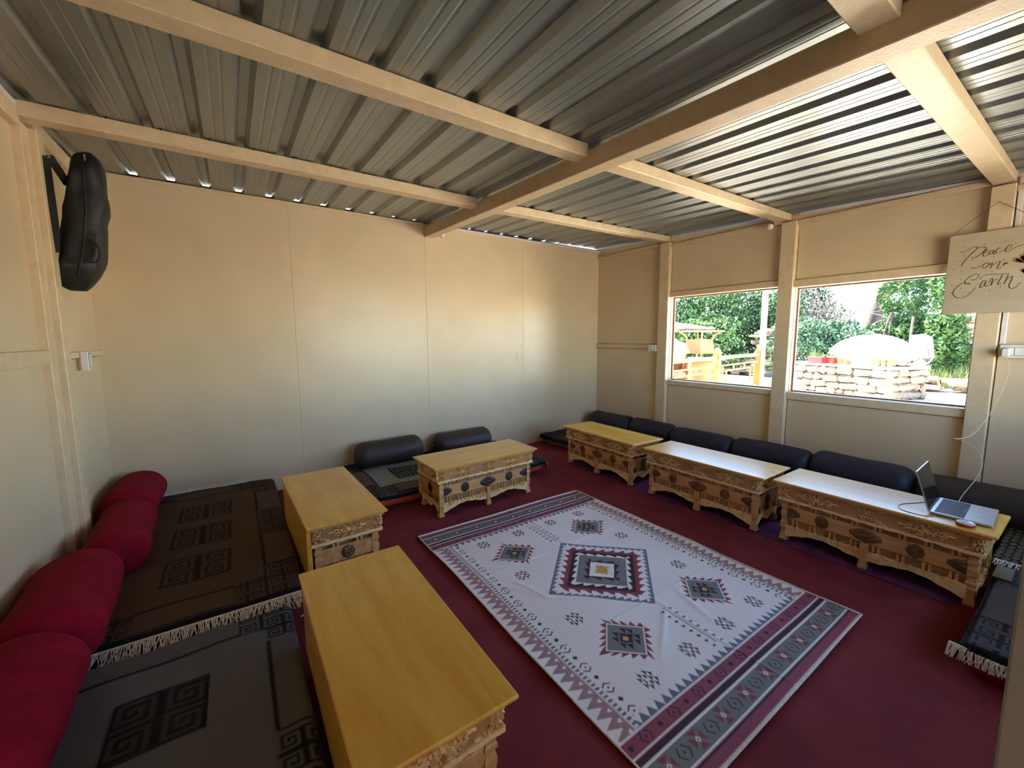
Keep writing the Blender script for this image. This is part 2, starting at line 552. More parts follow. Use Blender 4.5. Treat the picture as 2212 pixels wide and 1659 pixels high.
for k, (y0, y1, z0, z1) in enumerate(((1.749, 2.875, 0.817, 1.757), (0.53, 1.63, 0.808, 1.737))):
    g = MB()
    t = 0.018
    X0, X1 = XR + 0.015, XR + 0.088
    g.box(X0, X1, y0 - 0.03, y0 + 0.004, z0 - 0.03, z1 + 0.03)
    g.box(X0, X1, y1 - 0.004, y1 + 0.03, z0 - 0.03, z1 + 0.03)
    g.box(X0, X1, y0 + 0.004, y1 - 0.004, z0 - 0.03, z0 + 0.001)
    g.box(X0, X1, y0 + 0.004, y1 - 0.004, z1 - 0.001, z1 + 0.03)
    wn = g.build('window_%d' % (k + 1), M['beam'])
    tag(wn, ('plain window nearer the far corner, looking onto the garden fence', 'wider window beside the hanging sign, looking onto the stone planter')[k], kind='structure')
    g = MB()
    X0, X1 = XR + 0.06, XR + 0.083
    g.box(X0, X1, y0 + 0.004, y0 + 0.016, z0, z1)
    g.box(X0, X1, y1 - 0.016, y1 - 0.004, z0, z1)
    g.box(X0, X1, y0 + 0.016, y1 - 0.016, z0, z0 + 0.012)
    g.box(X0, X1, y0 + 0.016, y1 - 0.016, z1 - 0.012, z1)
    g.build('glazing_bead', M['winframe'], wn)
    g = MB(); g.box(XR + 0.068, XR + 0.072, y0 + 0.01, y1 - 0.01, z0 + 0.006, z1 - 0.006); g.build('pane', M['glass'], wn)

# left wall
g = MB()
g.box(XL - 0.1, XL - 0.018, YF - 0.1, YB + 0.09, -0.15, 2.24)
g.box(XL - 0.1, XL - 0.018, 1.0, YB + 0.09, 2.24, 2.32)
g.hexa([(XL - 0.1, YF - 0.09, 2.2), (XL - 0.018, YF - 0.09, 2.2), (XL - 0.018, YB, 2.2), (XL - 0.1, YB, 2.2), (XL - 0.1, YF - 0.09, zr(YF) - 0.006), (XL - 0.018, YF - 0.09, zr(YF) - 0.006), (XL - 0.018, YB, zr(YB) - 0.006), (XL - 0.1, YB, zr(YB) - 0.006)])
wl = g.build('wall_left', M['wall'])
tag(wl, 'cream painted left wall with post and rails', kind='structure')
for (y0, y1, z0, z1) in ((1.8, 2.953, 0, 1.19), (1.8, 2.953, 1.25, 2.32), (3.14, YB, 0, 1.2), (3.14, YB, 1.24, 2.42), (YF, 1.7, 0, 1.19), (YF, 1.7, 1.25, 2.22)):
    g = MB(); g.box(XL - 0.02, XL, y0, y1, z0, z1, 0.0015); g.build('panel', M['wall'], wl)
def lpart(nm, x1, y0, y1, z0, z1, mat='beam'):
    g = MB(); g.box(XL - 0.02, x1, y0, y1, z0, z1, 0.003); return g.build(nm, M[mat], wl)
lpart('batten', XL + 0.034, 2.953, 3.048, 0, 2.33)
lpart('post', XL + 0.0605, 3.049, 3.14, 0, 2.335)
lpart('batten', XL + 0.034, 1.73, 1.80, 0, 2.30)
lpart('rail', XL + 0.034, 1.80, 2.952, 1.192, 1.262)
lpart('rail', XL + 0.034, YF, 1.73, 1.192, 1.262)
lpart('rail', XL + 0.022, 3.141, YB - 0.002, 1.205, 1.24)
lpart('rail', XL + 0.034, 1.80, 2.952, 2.30, 2.385)
lpart('rail', XL + 0.03, 3.141, YB - 0.002, 2.34, 2.43)
lpart('trim_strip', XL + 0.04, 1.0, 2.915, 2.372, 2.40, 'trimwhite')

# front wall behind the camera: doorway, plus an unseen window added to light the walls
g = MB()
y0, y1 = YF - 0.09, YF
g.box(XL - 0.1, 0.04, y0, y1, -0.15, 2.24)
g.box(0.04, 0.86, y0, y1, 2.02, 2.24)
g.box(0.86, 1.45, y0, y1, -0.15, 2.24)
g.box(1.45, 3.9, y0, y1, -0.15, 0.75)
g.box(1.45, 3.9, y0, y1, 1.9, 2.24)
g.box(3.9, XR + 0.1, y0, y1, -0.15, 2.24)
wf = g.build('wall_front', M['wall'])
tag(wf, 'cream front wall with doorway behind the viewer', kind='structure')
for k, (a, bb) in enumerate(((1.45, 3.9),)):
    g = MB()
    g.box(a, bb, YF - 0.06, YF - 0.02, 0.75, 0.79); g.box(a, bb, YF - 0.06, YF - 0.02, 1.86, 1.9)
    g.box(a, a + 0.04, YF - 0.06, YF - 0.02, 0.79, 1.86); g.box(bb - 0.04, bb, YF - 0.06, YF - 0.02, 0.79, 1.86)
    wn = g.build('window_%d' % (k + 3), M['beam'])
    tag(wn, 'unseen window added in the front wall to light the room', kind='structure')
    g = MB(); g.box(a + 0.035, bb - 0.035, YF - 0.042, YF - 0.038, 0.785, 1.865); g.build('pane', M['glass'], wn)
g = MB(); g.box(-1.4, 1.25, -1.86, -1.76, -0.15, 2.1, 0.01)  # unseen screen added opposite the doorway to hold back its light
tag(g.build('wall_light_screen', M['wall']), 'unseen cream wall added behind the viewer to cut the doorway light', kind='structure')
# open door leaf at the right edge of the view
g = MB()
g.box(0.85, 0.885, -0.775, 0.0425, 0.012, 2.0, 0.003)
dr = g.build('door_1', M['doorp'])
tag(dr, 'grey door leaf standing open at the right edge', kind='structure')
g = MB()
for (a, bb) in ((0.2, 0.9), (1.05, 1.85)):
    g.box(0.885, 0.892, -0.65, -0.09, a, bb, 0.003)
g.build('door_panel', M['doorp'], dr)
g = MB(); g.tube([(0.885, -0.02, 1.0), (0.925, -0.02, 1.0), (0.93, -0.05, 1.0), (0.93, -0.13, 1.0)], 0.008, 8); g.build('door_handle', M['chrome'], dr)

# ------------------------------------------------------------------ ceiling
PER = 0.2066
RX0 = -0.506
prof = []
def sheet(name, k0, nper, ya, yb, dz, parent):
    ptsx = []
    for k in range(nper):
        c = RX0 + PER * (k0 + k)
        ptsx += [(c - 0.036, 0.0), (c - 0.017, 0.027), (c + 0.017, 0.027), (c + 0.036, 0.0)]
        for mm in (0.083, 0.123):
            ptsx += [(c + mm - 0.007, 0.0), (c + mm - 0.003, 0.0014), (c + mm + 0.003, 0.0014), (c + mm + 0.007, 0.0)]
    c = RX0 + PER * (k0 + nper)
    ptsx += [(c - 0.036, 0.0), (c - 0.0175, 0.0262)]
    ptsx = [(c2 - 0.0, z) for c2, z in ptsx]
    ys = [ya + (yb - ya) * i / 8 for i in range(9)]
    g = MB()
    vs = []
    n = len(ptsx)
    for y in ys:
        wob = 0.0015 * math.sin(y * 2.3 + k0)
        for x, z in ptsx:
            vs.append((x, y, zr(y, x) + z + dz + wob))
        for x, z in reversed(ptsx):
            vs.append((x, y, zr(y, x) + z + dz + wob + 0.0012))
    fs = []
    R = 2 * n
    for i in range(len(ys) - 1):
        for k in range(R):
            fs.append((i * R + k, i * R + (k + 1) % R, (i + 1) * R + (k + 1) % R, (i + 1) * R + k))
    g.add(vs, fs)
    return g.build(name, M['metal'], parent)
ceil = empty('ceiling', (0, 0, 0))
tag(ceil, 'ribbed galvanised metal roof seen from inside over cream beams', kind='structure')
for i in range(6):
    sheet('roof_sheet', -3 + i * 5, 5 if i < 5 else 1, -1.7, 1.925, 0.0, ceil)
    sheet('roof_sheet', -3 + i * 5, 5 if i < 5 else 1, 1.80, 4.32, 0.0022, ceil)
def ybeam(x0, x1, ya, yb, top, bot):
    g = MB()
    N = 10
    rings = []
    for i in range(N + 1):
        y = ya + (yb - ya) * i / N
        zt, zb = zr(y) + top, zr(y) + bot
        e = 0.004
        rings.append([(x0, y, zb + e), (x0 + e, y, zb), (x1 - e, y, zb), (x1, y, zb + e), (x1, y, zt - e), (x1 - e, y, zt), (x0 + e, y, zt), (x0, y, zt - e)])
    g.rings(rings)
    return g.build('main_beam', M['beam'], ceil)
ybeam(1.66, 1.757, YF + 0.002, 3.987, -0.034, -0.134)
def xbeam(xa, xb, ya, yb, ht, rise=0.0):
    g = MB()
    N = 8
    rings = []
    for i in range(N + 1):
        t = i / N
        x = xa + (xb - xa) * t
        e = 0.004
        zt0, zt1 = zr(ya, x) - 0.001, zr(yb, x) - 0.001
        zb0, zb1 = zt0 - ht + rise * t, zt1 - ht + rise * t
        zb = min(zb0, zb1)
        rings.append([(x, ya, zb + e), (x, ya + e, zb), (x, yb - e, zb), (x, yb, zb + e), (x, yb, zt1 - e), (x, yb - e, zt1), (x, ya + e, zt0), (x, ya, zt0 - e)])
    g.rings(rings)
    return g.build('cross_beam', M['beam'], ceil)
for (ya, yb) in ((2.915, 3.005), (1.695, 1.79), (0.43, 0.53), (-0.75, -0.66)):
    xbeam(-0.762, 1.659, ya, yb, 0.07)
    xbeam(1.758, XR - 0.002, ya, yb, 0.066, 0.008)
# tek screws through the roof by the cross beams
sg = MB(); sg.lathe([(0.003, 0.0), (0.003, -0.006), (0.0012, -0.009)], 6)
scr0 = None
for (ya, yb) in ((2.915, 3.005),):
    for k in range(0, 21, 1):
        x = RX0 + PER * k + 0.06
        if 1.6 < x < 1.82 or x > 4.0:
            continue
        y = ya - 0.012
        if scr0 is None:
            scr0 = sg.build('roof_screw', M['strap'], ceil)
            scr0.location = (x, y, zr(y))
        else:
            share(scr0, 'roof_screw', ceil, (x, y, zr(y)))

# ------------------------------------------------------------------ purple carpet strip
g = MB()
vs = []; fs = []
nx, ny = 40, 150
for j in range(ny + 1):
    y = 0.33 + (3.1 - 0.33) * j / ny
    xe = 2.805 + 0.02 * noise.noise(Vector((y * 1.7, 1.0, 0.2))) + 0.02 * noise.noise(Vector((y * 5, 4.0, 0.2)))
    for i in range(nx + 1):
        t = i / nx
        x = xe + (4.1 - xe) * t
        z = 0.006 + 0.006 * max(0, noise.noise(Vector((x * 5, y * 4, 2.0)))) * (1 if t > 0 else 0)
        if i == 0: z = 0.001
        vs.append((x, y, z))
fs = [(j * (nx + 1) + i, j * (nx + 1) + i + 1, (j + 1) * (nx + 1) + i + 1, (j + 1) * (nx + 1) + i) for j in range(ny) for i in range(nx)]
g.add(vs, fs)
tag(g.build('carpet', M['purple'], smooth=True), 'purple carpet strip under the low tables by the windows', 'carpet')

# ------------------------------------------------------------------ patterned rug (kilim)
C = {k: np.array([s2l(a) for a in v]) for k, v in dict(
    white=(246, 241, 239), cream=(205, 196, 186), pink=(150, 82, 98), purple=(80, 52, 62), grey=(128, 132, 128), blue=(118, 122, 136),
    mauve=(170, 140, 140), red=(146, 74, 84), dark=(72, 48, 58), brown=(104, 90, 82), yellow=(214, 168, 96), line=(120, 112, 112)).items()}
def frac(a):
    return a - np.floor(a)
def kilim(u, v):
    out = np.empty(u.shape + (3,))
    out[:] = C['white']
    au, av = np.abs(u), np.abs(v)
    sn = 0.5 + 0.5 * np.sin(u * 310 + 3 * np.sin(v * 23))
    out *= (0.93 + 0.07 * sn)[..., None]
    def put(mask, c):
        out[mask] = C[c]
    inner = (av < 0.727)
    # long side borders
    n = frac((v + 2) / 0.0465)
    saw = np.abs(n - 0.5) * 2
    put(inner & (au > 0.612) & (au < 0.694) & (au - 0.640 < 0.052 * (1 - saw)), 'mauve')
    m2 = frac((v + 2) / 0.0465)
    put(inner & (au > 0.622) & (au < 0.640) & (np.abs(m2 - 0.5) < 0.22 * (0.640 - au) / 0.018), 'white')
    put(inner & (au > 0.586) & (au < 0.604) & (frac(v / 0.021) < 0.5), 'blue')
    put(inner & (au > 0.606) & (au < 0.610), 'cream')
    # chain of eyes and diamonds
    cv = (frac((v + 0.0295 + 5.9) / 0.118) - 0.5) * 0.118
    du = au - 0.558
    in_ch = inner & (av < 0.69)
    d1 = np.abs(du) * 0.7 + np.abs(cv) * 1.0
    put(in_ch & (d1 > 0.020) & (d1 < 0.0265) & (np.abs(du) < 0.02) & (np.abs(cv) > 0.006), 'dark')
    put(in_ch & (np.abs(du) + np.abs(cv) < 0.0055), 'dark')
    cv2 = (frac((v + 0.0295 + 0.059 + 5.9) / 0.118) - 0.5) * 0.118
    put(in_ch & (np.abs(du) + np.abs(cv2) < 0.0115), 'purple')
    # ends
    t = frac((u + 2) / 0.042)
    put((au < 0.59) & (av > 0.688) & (av < 0.727) & (av - 0.690 > 0.036 * np.abs(t - 0.5) * 2), 'blue')
    put((av > 0.735) & (av < 0.785), 'pink')
    band = (av > 0.737) & (av < 0.783)
    cu = (frac((u + 0.075 + 7.5) / 0.15) - 0.5) * 0.15
    dv = av - 0.760
    d1 = np.abs(dv) * 0.75 + np.abs(cu)
    put(band & (d1 > 0.021) & (d1 < 0.027) & (np.abs(cu) > 0.006), 'dark')
    put(band & (np.abs(cu) + np.abs(dv) < 0.006), 'dark')
    cu2 = (frac((u + 7.5) / 0.15) - 0.5) * 0.15
    put(band & (np.abs(cu2) + np.abs(dv) < 0.012), 'dark')
    put((av > 0.792) & (av < 0.816), 'purple')
    put((av > 0.825) & (av < 0.900), 'grey')
    gb = (av > 0.825) & (av < 0.900)
    dv = av - 0.8625
    cu = (frac((u + 0.077 + 0.011 + 7.65) / 0.153) - 0.5) * 0.153
    a1, a2 = np.abs(cu), np.abs(dv)
    put(gb & (a1 < 0.032) & (a2 < 0.032) & ((np.abs(a1 - a2) > 0.009) & (np.maximum(a1, a2) < 0.030)) & (a1 + a2 > 0.012), 'red')
    put(gb & (a1 + a2 < 0.011), 'white')
    put(gb & (a1 + a2 < 0.005), 'red')
    cu2 = (frac((u + 0.011 + 7.65) / 0.153) - 0.5) * 0.153
    d1 = a2 * 0.75 + np.abs(cu2)
    put(gb & (d1 > 0.024) & (d1 < 0.030) & (np.abs(cu2) > 0.008) & (a2 < 0.024), 'dark')
    put(gb & (np.abs(cu2) + a2 < 0.006), 'dark')
    put((av > 0.908) & (av < 0.918), 'purple')
    put((av > 0.918) & (av < 0.950), 'pink')
    # centre medallion
    d = au / 0.387 + av / 0.357
    tt = np.where(u * v >= 0, u / 0.387 - v / 0.357, u / 0.387 + v / 0.357)
    side = (tt + 1) * 0.5
    reg = d < 1.0
    put(reg, 'white')
    put(reg & (d > 0.965 - 0.085 * frac(side * 14)), 'blue')
    put((d < 0.70 + 0.17 * frac(side * 9 + 0.3)) & (d > 0.66), 'red')
    put((d < 0.76) & (d > 0.60), 'red')
    put((d < 0.68) & (d > 0.635 - 0.11 * frac(side * 9 + 0.1)), 'dark')
    put((d < 0.515), 'grey')
    put((d < 0.275 + 0.10 * frac(side * 8)), 'dark')
    put((d < 0.255), 'white')
    nz = 0.035 * np.sin(u * 210) * np.sin(v * 190)
    put((d < 0.135 + nz), 'yellow')
    # four small medallions
    mu, mv = au - 0.305, av - 0.430
    dd = np.abs(mu) / 0.118 + np.abs(mv) / 0.108
    t2 = np.where(mu * mv >= 0, mu / 0.118 - mv / 0.108, mu / 0.118 + mv / 0.108)
    sd = (t2 / np.maximum(dd, 1e-4) + 1) * 0.5
    put((dd < 1.04 + 0.36 * frac(sd * 5)), 'red')
    put(dd < 1.04, 'white')
    put(dd < 0.97, 'grey')
    q1, q2 = mu / 0.118, mv / 0.108
    r1, r2 = (q1 + q2), (q1 - q2)
    ia, ib = r1 / 0.38, r2 / 0.38
    plus = ((np.abs(ia) < 1) | (np.abs(ib) < 1)) & (np.maximum(np.abs(ia), np.abs(ib)) < 2)
    put((dd < 0.9) & plus & (frac(ia) + frac(ib) < 1.0), 'dark')
    put((dd < 0.9) & (np.maximum(np.abs(ia), np.abs(ib)) < 0.75) & (np.abs(frac(ia) + frac(ib) - 1) < 0.9), 'dark')
    put(np.maximum(np.abs(r1), np.abs(r2)) < 0.15, 'yellow')
    # small hourglass stars
    for (cx, cy) in ((0.412, 0.622), (0.143, 0.622), (0.408, 0.212)):
        x1, y1 = au - cx, av - cy
        a, bq = (x1 + y1) * 0.7071, (x1 - y1) * 0.7071
        cell = 0.021
        ia, ib = a / cell, bq / cell
        plus = ((np.abs(ia) < 1) | (np.abs(ib) < 1)) & (np.maximum(np.abs(ia), np.abs(ib)) < 2)
        put(plus & (frac(ia) + frac(ib) < 1.0), 'brown')
        put((np.abs(ia) < 0.35) & (np.abs(ib) < 0.35), 'white')
    # two leafy branches
    put((np.abs(u + 0.0) < 0.0026) & (av > 0.40) & (av < 0.66), 'dark')
    lv = (frac((av - 0.40) / 0.036) - 0.5) * 0.036
    for off in (0.028, 0.052):
        put((av > 0.40) & (av < 0.672) & (np.abs(au - off) * 0.8 + np.abs(lv) * 1.1 < 0.0095), 'brown') if off < 0.04 else None
    put((au > 0.702) | (av > 0.957), 'cream')
    return out
def color_mesh(name, X, Y, Z, cols, mat, parent=None):
    ny, nx = X.shape
    me = bpy.data.meshes.new(name)
    nv = nx * ny
    me.vertices.add(nv)
    co = np.stack([X, Y, Z], -1).reshape(-1).astype(np.float32)
    me.vertices.foreach_set('co', co)
    i = np.arange(nx - 1)[None, :] + np.arange(ny - 1)[:, None] * nx
    q = np.stack([i, i + 1, i + 1 + nx, i + nx], -1).reshape(-1, 4)
    nf = len(q)
    me.loops.add(nf * 4)
    me.polygons.add(nf)
    me.loops.foreach_set('vertex_index', q.reshape(-1).astype(np.int32))
    me.polygons.foreach_set('loop_start', np.arange(0, nf * 4, 4, dtype=np.int32))
    me.update(calc_edges=True)
    me.polygons.foreach_set('use_smooth', np.ones(nf, bool))
    at = me.color_attributes.new('Col', 'FLOAT_COLOR', 'POINT')
    c4 = np.concatenate([cols.reshape(-1, 3), np.ones((nv, 1))], 1).astype(np.float32)
    at.data.foreach_set('color', c4.reshape(-1))
    me.materials.append(mat)
    o = bpy.data.objects.new(name, me)
    col.objects.link(o)
    if parent: o.parent = parent
    return o
def aa(fn, A, B, s):
    acc = 0
    for i in (-0.33, 0.0, 0.33):
        for j in (-0.33, 0.0, 0.33):
            acc = acc + fn(A + i * s, B + j * s)
    return acc / 9.0
W2, L2 = 0.705, 0.960
st = 0.0034
us = np.linspace(-W2, W2, int(2 * W2 / st)); vs_ = np.linspace(-L2, L2, int(2 * L2 / st))
U, V = np.meshgrid(us, vs_)
cc = aa(kilim, U, V, st)
Zr = 0.004 + 0.0012 * np.sin(U * 9 + 2 * np.sin(V * 4)) + 0.001 * np.sin(V * 13 + U * 5)
def fold(u0, v0, u1, v1, wd, h):
    dx, dy = u1 - u0, v1 - v0
    L = math.hypot(dx, dy)
    s = ((U - u0) * dx + (V - v0) * dy) / L
    n_ = np.abs((U - u0) * -dy + (V - v0) * dx) / L
    k = np.clip(s / L, 0, 1)
    en = np.sin(PI * k) ** 0.6 * ((s > 0) & (s < L))
    return h * en * np.exp(-(n_ / wd) ** 2)
Zr += fold(-0.47, 0.19, -0.40, -0.05, 0.014, 0.007) + fold(-0.40, -0.03, -0.05, -0.26, 0.02, 0.006) + fold(-0.42, -0.0, -0.62, 0.3, 0.02, 0.005)
Zr += fold(-0.1, 0.38, 0.35, 0.3, 0.02, 0.006) + fold(-0.3, -0.6, 0.05, -0.38, 0.015, 0.006) + fold(0.1, -0.62, 0.2, -0.3, 0.02, 0.005) + fold(-0.5, 0.5, -0.35, 0.3, 0.02, 0.006)
# seams where the rug was folded for storage
for vv in (-0.32, 0.32):
    Zr += 0.0035 * np.exp(-((V - vv) / 0.008) ** 2)
Zr += 0.003 * np.exp(-((U - 0.02) / 0.008) ** 2)
edge = np.minimum(W2 - np.abs(U), L2 - np.abs(V))
Zr += 0.006 * np.exp(-edge / 0.03) * np.maximum(0, np.sin(V * 7 + U * 3))
Uo = U + 0.004 * np.sin(V * 5)
rug = color_mesh('rug', Uo, V, Zr, cc, M['rug'])
rug.location = (1.63, 1.508, 0.004)
tag(rug, 'pale woven rug with diamond medallions and striped ends on the maroon carpet', 'rug')
g = MB()
for pts in ([(-W2, -L2), (W2, -L2)], [(W2, -L2), (W2, L2)], [(W2, L2), (-W2, L2)], [(-W2, L2), (-W2, -L2)]):
    (a, b_), (c_, d_) = pts
    g.tube([(a + (c_ - a) * t / 40 + 0.004 * math.sin((b_ + (d_ - b_) * t / 40) * 5), b_ + (d_ - b_) * t / 40, 0.006 + 0.006 * max(0, math.sin((b_ + (d_ - b_) * t / 40) * 7 + (a + (c_ - a) * t / 40) * 3))) for t in range(41)], 0.004, 6)
g.build('rug_binding', M['fringe'], rug, smooth=True)

# ------------------------------------------------------------------ seat rugs with fret pattern
SP = np.array([[int(ch) for ch in r] for r in (
    '111111111',
    '100000001',
    '101111101',
    '101000101',
    '101010101',
    '101011101',
    '101000001',
    '101111111',
    '100000000')])
def spiral(a, b):     # a,b in 0..1
    i = np.clip((a * 9).astype(int), 0, 8); j = np.clip((b * 9).astype(int), 0, 8)
    return SP[j, i]
def seat_fn(W, L, field, border, line, edge, meds, ms, bw=0.185, cor=0.30, mh=0.2, inv=0.0):
    f_, b_, l_, e_ = [np.array([s2l(q) for q in c]) for c in (field, border, line, edge)]
    def fn(A, B):
        out = np.empty(A.shape + (3,)); out[:] = f_
        da = np.minimum(A, W - A); db = np.minimum(B, L - B)
        d = np.minimum(da, db)
        inb = d < bw
        out[inb] = b_
        # distance along the border from nearest corner
        along = np.where(da < db, db, da)
        side_len = np.where(da < db, L, W)
        mid = np.abs(np.where(da < db, B, A) - side_len / 2)
        cell = 0.0775
        fr = (d > 0.03) & (d < bw) & ((along < cor) | ((mid < mh) & (side_len > 1.3)))
        ca, cb = frac((A - W / 2) / cell), frac((B - L / 2) / cell)
        pa = ((A - W / 2) // cell) % 2
        pb = ((B - L / 2) // cell) % 2
        ca = np.where(pa > 0, 1 - ca, ca); cb = np.where(pb > 0, 1 - cb, cb)
        sp = spiral(ca * 0.999, cb * 0.999)
        m_ = fr & (sp == 1)
        out[m_] = l_
        car = inb & ~fr & (((d > 0.035) & (d < 0.047)) | ((d > bw - 0.016) & (d < bw)))
        out[car] = l_
        out[d < 0.03] = e_
        for (cx, cy) in meds:
            x, y = (A - cx) / ms, (B - cy) / ms
            ins = (np.abs(x) < 1) & (np.abs(y) < 1)
            qx, qy = np.abs(x), np.abs(y)
            s2 = spiral(qx * 0.999, np.where(x * y > 0, qy, 1 - qy) * 0.999)
            out[ins] = l_ * inv + out[ins] * (1 - inv)
            k = ins & ((s2 == 1) | (np.maximum(qx, qy) > 0.93))
            out[k] = l_
        return out
    return fn
def seat_rug(name, x0, x1, y0, y1, ztop, over, fnargs, st=0.0055, seed=0, rot=0.0, drop=(0, 0, 0, 0), long_axis='y', wob=0.006):
    """rug draped over a mattress; drop = hang beyond (x0,x1,y0,y1)"""
    hx0, hx1, hy0, hy1 = drop
    W = (x1 - x0) + hx0 + hx1
    L = (y1 - y0) + hy0 + hy1
    A, B = np.meshgrid(np.linspace(0, W, int(W / st) + 1), np.linspace(0, L, int(L / st) + 1))
    if long_axis == 'y':
        fn = seat_fn(W, L, *fnargs)
        cc = aa(fn, A, B, st)
    else:
        fn = seat_fn(L, W, *fnargs)
        cc = aa(fn, B, A, st)
    X = x0 - hx0 + A; Y = y0 - hy0 + B
    r = 0.03
    def bend(S, lo, hi):
        Zd = np.zeros_like(S); P = S.copy()
        for sgn, e in ((-1, lo), (1, hi)):
            o = (S - e) * sgn + r
            k = o > 0
            ang = np.minimum(o / r, PI / 2)
            P = np.where(k, e - sgn * r + sgn * r * np.sin(ang), P)
            Zd = np.where(k, Zd - r * (1 - np.cos(ang)) - np.maximum(o - r * PI / 2, 0), Zd)
        return P, Zd
    X2, z1 = bend(X, x0, x1)
    Y2, z2 = bend(Y, y0, y1)
    Z = ztop + 0.006 + z1 + z2 + wob * (np.sin(X * 7 + seed) * np.sin(Y * 5 + seed * 2) * 0.5 + 0.5) + 0.003 * np.sin(X * 19 + Y * 11 + seed)
    o = color_mesh(name, X2, Y2, Z, cc, M['seatrug'])
    md = o.modifiers.new('pile', 'SOLIDIFY'); md.thickness = 0.006; md.offset = 1.0
    return o
def mattress(name, x0, x1, y0, y1, h, mat, z0=0.006):
    g = MB()
    r = 0.03
    NX, NY = 14, 14
    def ring(ins, z):
        pts = []
        xa, xb, ya, yb = x0 + ins, x1 - ins, y0 + ins, y1 - ins
        cr = 0.05
        for (cx, cy, a0) in ((xb - cr, yb - cr, 0), (xa + cr, yb - cr, 90), (xa + cr, ya + cr, 180), (xb - cr, ya + cr, 270)):
            for k in range(5):
                a = math.radians(a0 + k * 22.5)
                pts.append((cx + cr * math.cos(a), cy + cr * math.sin(a), z))
        return pts
    prof = [(0.02, 0.0), (0.004, 0.02), (0.0, h * 0.5), (0.004, h - 0.02), (0.012, h - 0.008), (0.03, h)]
    g.rings([ring(i, z0 + z) for i, z in prof])
    return g.build(name, mat, smooth=True)
def fringe(parent, p0, p1, out, n, ln, droop, seed, z_end=None, mat='fringe'):
    """strands from edge p0->p1 pointing along out"""
    rnd = random.Random(seed)
    g = MB()
    p0, p1, out = Vector(p0), Vector(p1), Vector(out)
    for i in range(n):
        t = (i + rnd.random() * 0.8) / n
        p = p0.lerp(p1, t)
        sd = (p1 - p0).normalized() * rnd.uniform(-0.35, 0.35) * ln
        L = ln * rnd.uniform(0.75, 1.15)
        q1 = p + out * L * 0.5 + sd * 0.4 + Vector((0, 0, -droop * 0.35 + rnd.uniform(-0.004, 0.008)))
        q2 = p + out * L + sd + Vector((0, 0, -droop + rnd.uniform(-0.006, 0.008)))
        g.tube([p, q1, q2], [0.0022, 0.0018, 0.0014], 3, cap=False)
    # knotted heading
    g.tube([p0.lerp(p1, k / 20) for k in range(21)], 0.004, 5)
    o = g.build('fringe', M[mat], parent)
    o['kind'] = 'stuff'
    return o

HM = 0.105
# far left brown rug on its mattress
mt = mattress('mattress', -0.775, 0.20, 2.10, 3.985, HM, M['mblack'])
tag(mt, 'dark floor mattress under the brown rug in the far left corner', 'mattress')
r1 = seat_rug('seat_rug', -0.775, 0.205, 2.085, 3.985, HM + 0.006, 0, ((80, 62, 47), (84, 66, 54), (32, 24, 23), (30, 23, 22), [(0.54, 0.515), (0.54, 0.94), (0.54, 1.365)], 0.145, 0.21, 0.34, 0.22), seed=1, drop=(0, 0.055, 0.0, 0))
tag(r1, 'brown rug with three dark fret squares in the far left corner', 'rug')
fringe(r1, (-0.60, 2.085, HM + 0.01), (0.19, 2.075, HM + 0.012), (0.0, -1, 0), 260, 0.085, 0.03, 3)
fringe(r1, (-0.75, 3.975, HM + 0.022), (0.02, 3.982, HM + 0.022), (0, 0.1, 0.6), 150, 0.02, -0.01, 4)
# near left grey rug
mt = mattress('mattress', -0.775, 0.125, 0.16, 1.985, HM, M['mblack'])
tag(mt, 'dark floor mattress under the grey rug in the left foreground', 'mattress')
r2 = seat_rug('seat_rug', -0.775, 0.13, 0.14, 1.992, HM + 0.006, 0, ((102, 102, 107), (96, 95, 96), (28, 27, 30), (25, 24, 27), [(0.50, 0.43), (0.50, 0.94), (0.50, 1.45)], 0.125, 0.165, 0.25, 0.25, 0.7), seed=2, drop=(0, 0.06, 0.0, 0.03))
tag(r2, 'grey rug with dark fret square and black border in the left foreground', 'rug')
g = MB()
for (a, b_) in ((0, 0), (0.03, 0.004), (0.015, 0.02), (0.0, 0.03)):
    g.tube([(0.175, 2.035 - a * 0.3, 0.015), (0.19 + b_, 2.03 + a * 0.2, 0.017 + b_ * 0.3), (0.21 - a * 0.5, 2.03 + b_, 0.012)], 0.003, 4)
tag(g.build('loose_tassel', M['fringe']), 'small white knot of loose rug threads between the left mattresses', 'tassel')
# back wall rug and orange floral mattress
m_, n_, l_, b_ = new_mat('orange_floral_cotton')
tc = n_.new('ShaderNodeTexCoord'); vo = n_.new('ShaderNodeTexVoronoi'); vo.inputs['Scale'].default_value = 4.2
mp = n_.new('ShaderNodeMapping'); mp.inputs['Scale'].default_value = (1, 1, 1.6)
l_.new(tc.outputs['Object'], mp.inputs['Vector']); l_.new(mp.outputs[0], vo.inputs['Vector'])
ns = n_.new('ShaderNodeTexNoise'); ns.inputs['Scale'].default_value = 26
l_.new(tc.outputs['Object'], ns.inputs['Vector'])
ad = n_.new('ShaderNodeMath'); ad.operation = 'MULTIPLY_ADD'; ad.inputs[1].default_value = 0.35
l_.new(ns.outputs['Fac'], ad.inputs[0]); l_.new(vo.outputs['Distance'], ad.inputs[2])
rp = n_.new('ShaderNodeValToRGB'); rp.color_ramp.interpolation = 'CONSTANT'
e = rp.color_ramp.elements
e[0].position = 0.0; e[0].color = rgb(188, 170, 130)
e[1].position = 0.30; e[1].color = rgb(84, 96, 70)
x = e.new(0.46); x.color = rgb(196, 74, 44)
l_.new(ad.outputs[0], rp.inputs[0]); l_.new(rp.outputs[0], b_.inputs['Base Color'])
b_.inputs['Roughness'].default_value = 0.8
mt = mattress('mattress', 0.73, 2.45, 3.06, 3.985, HM, m_)
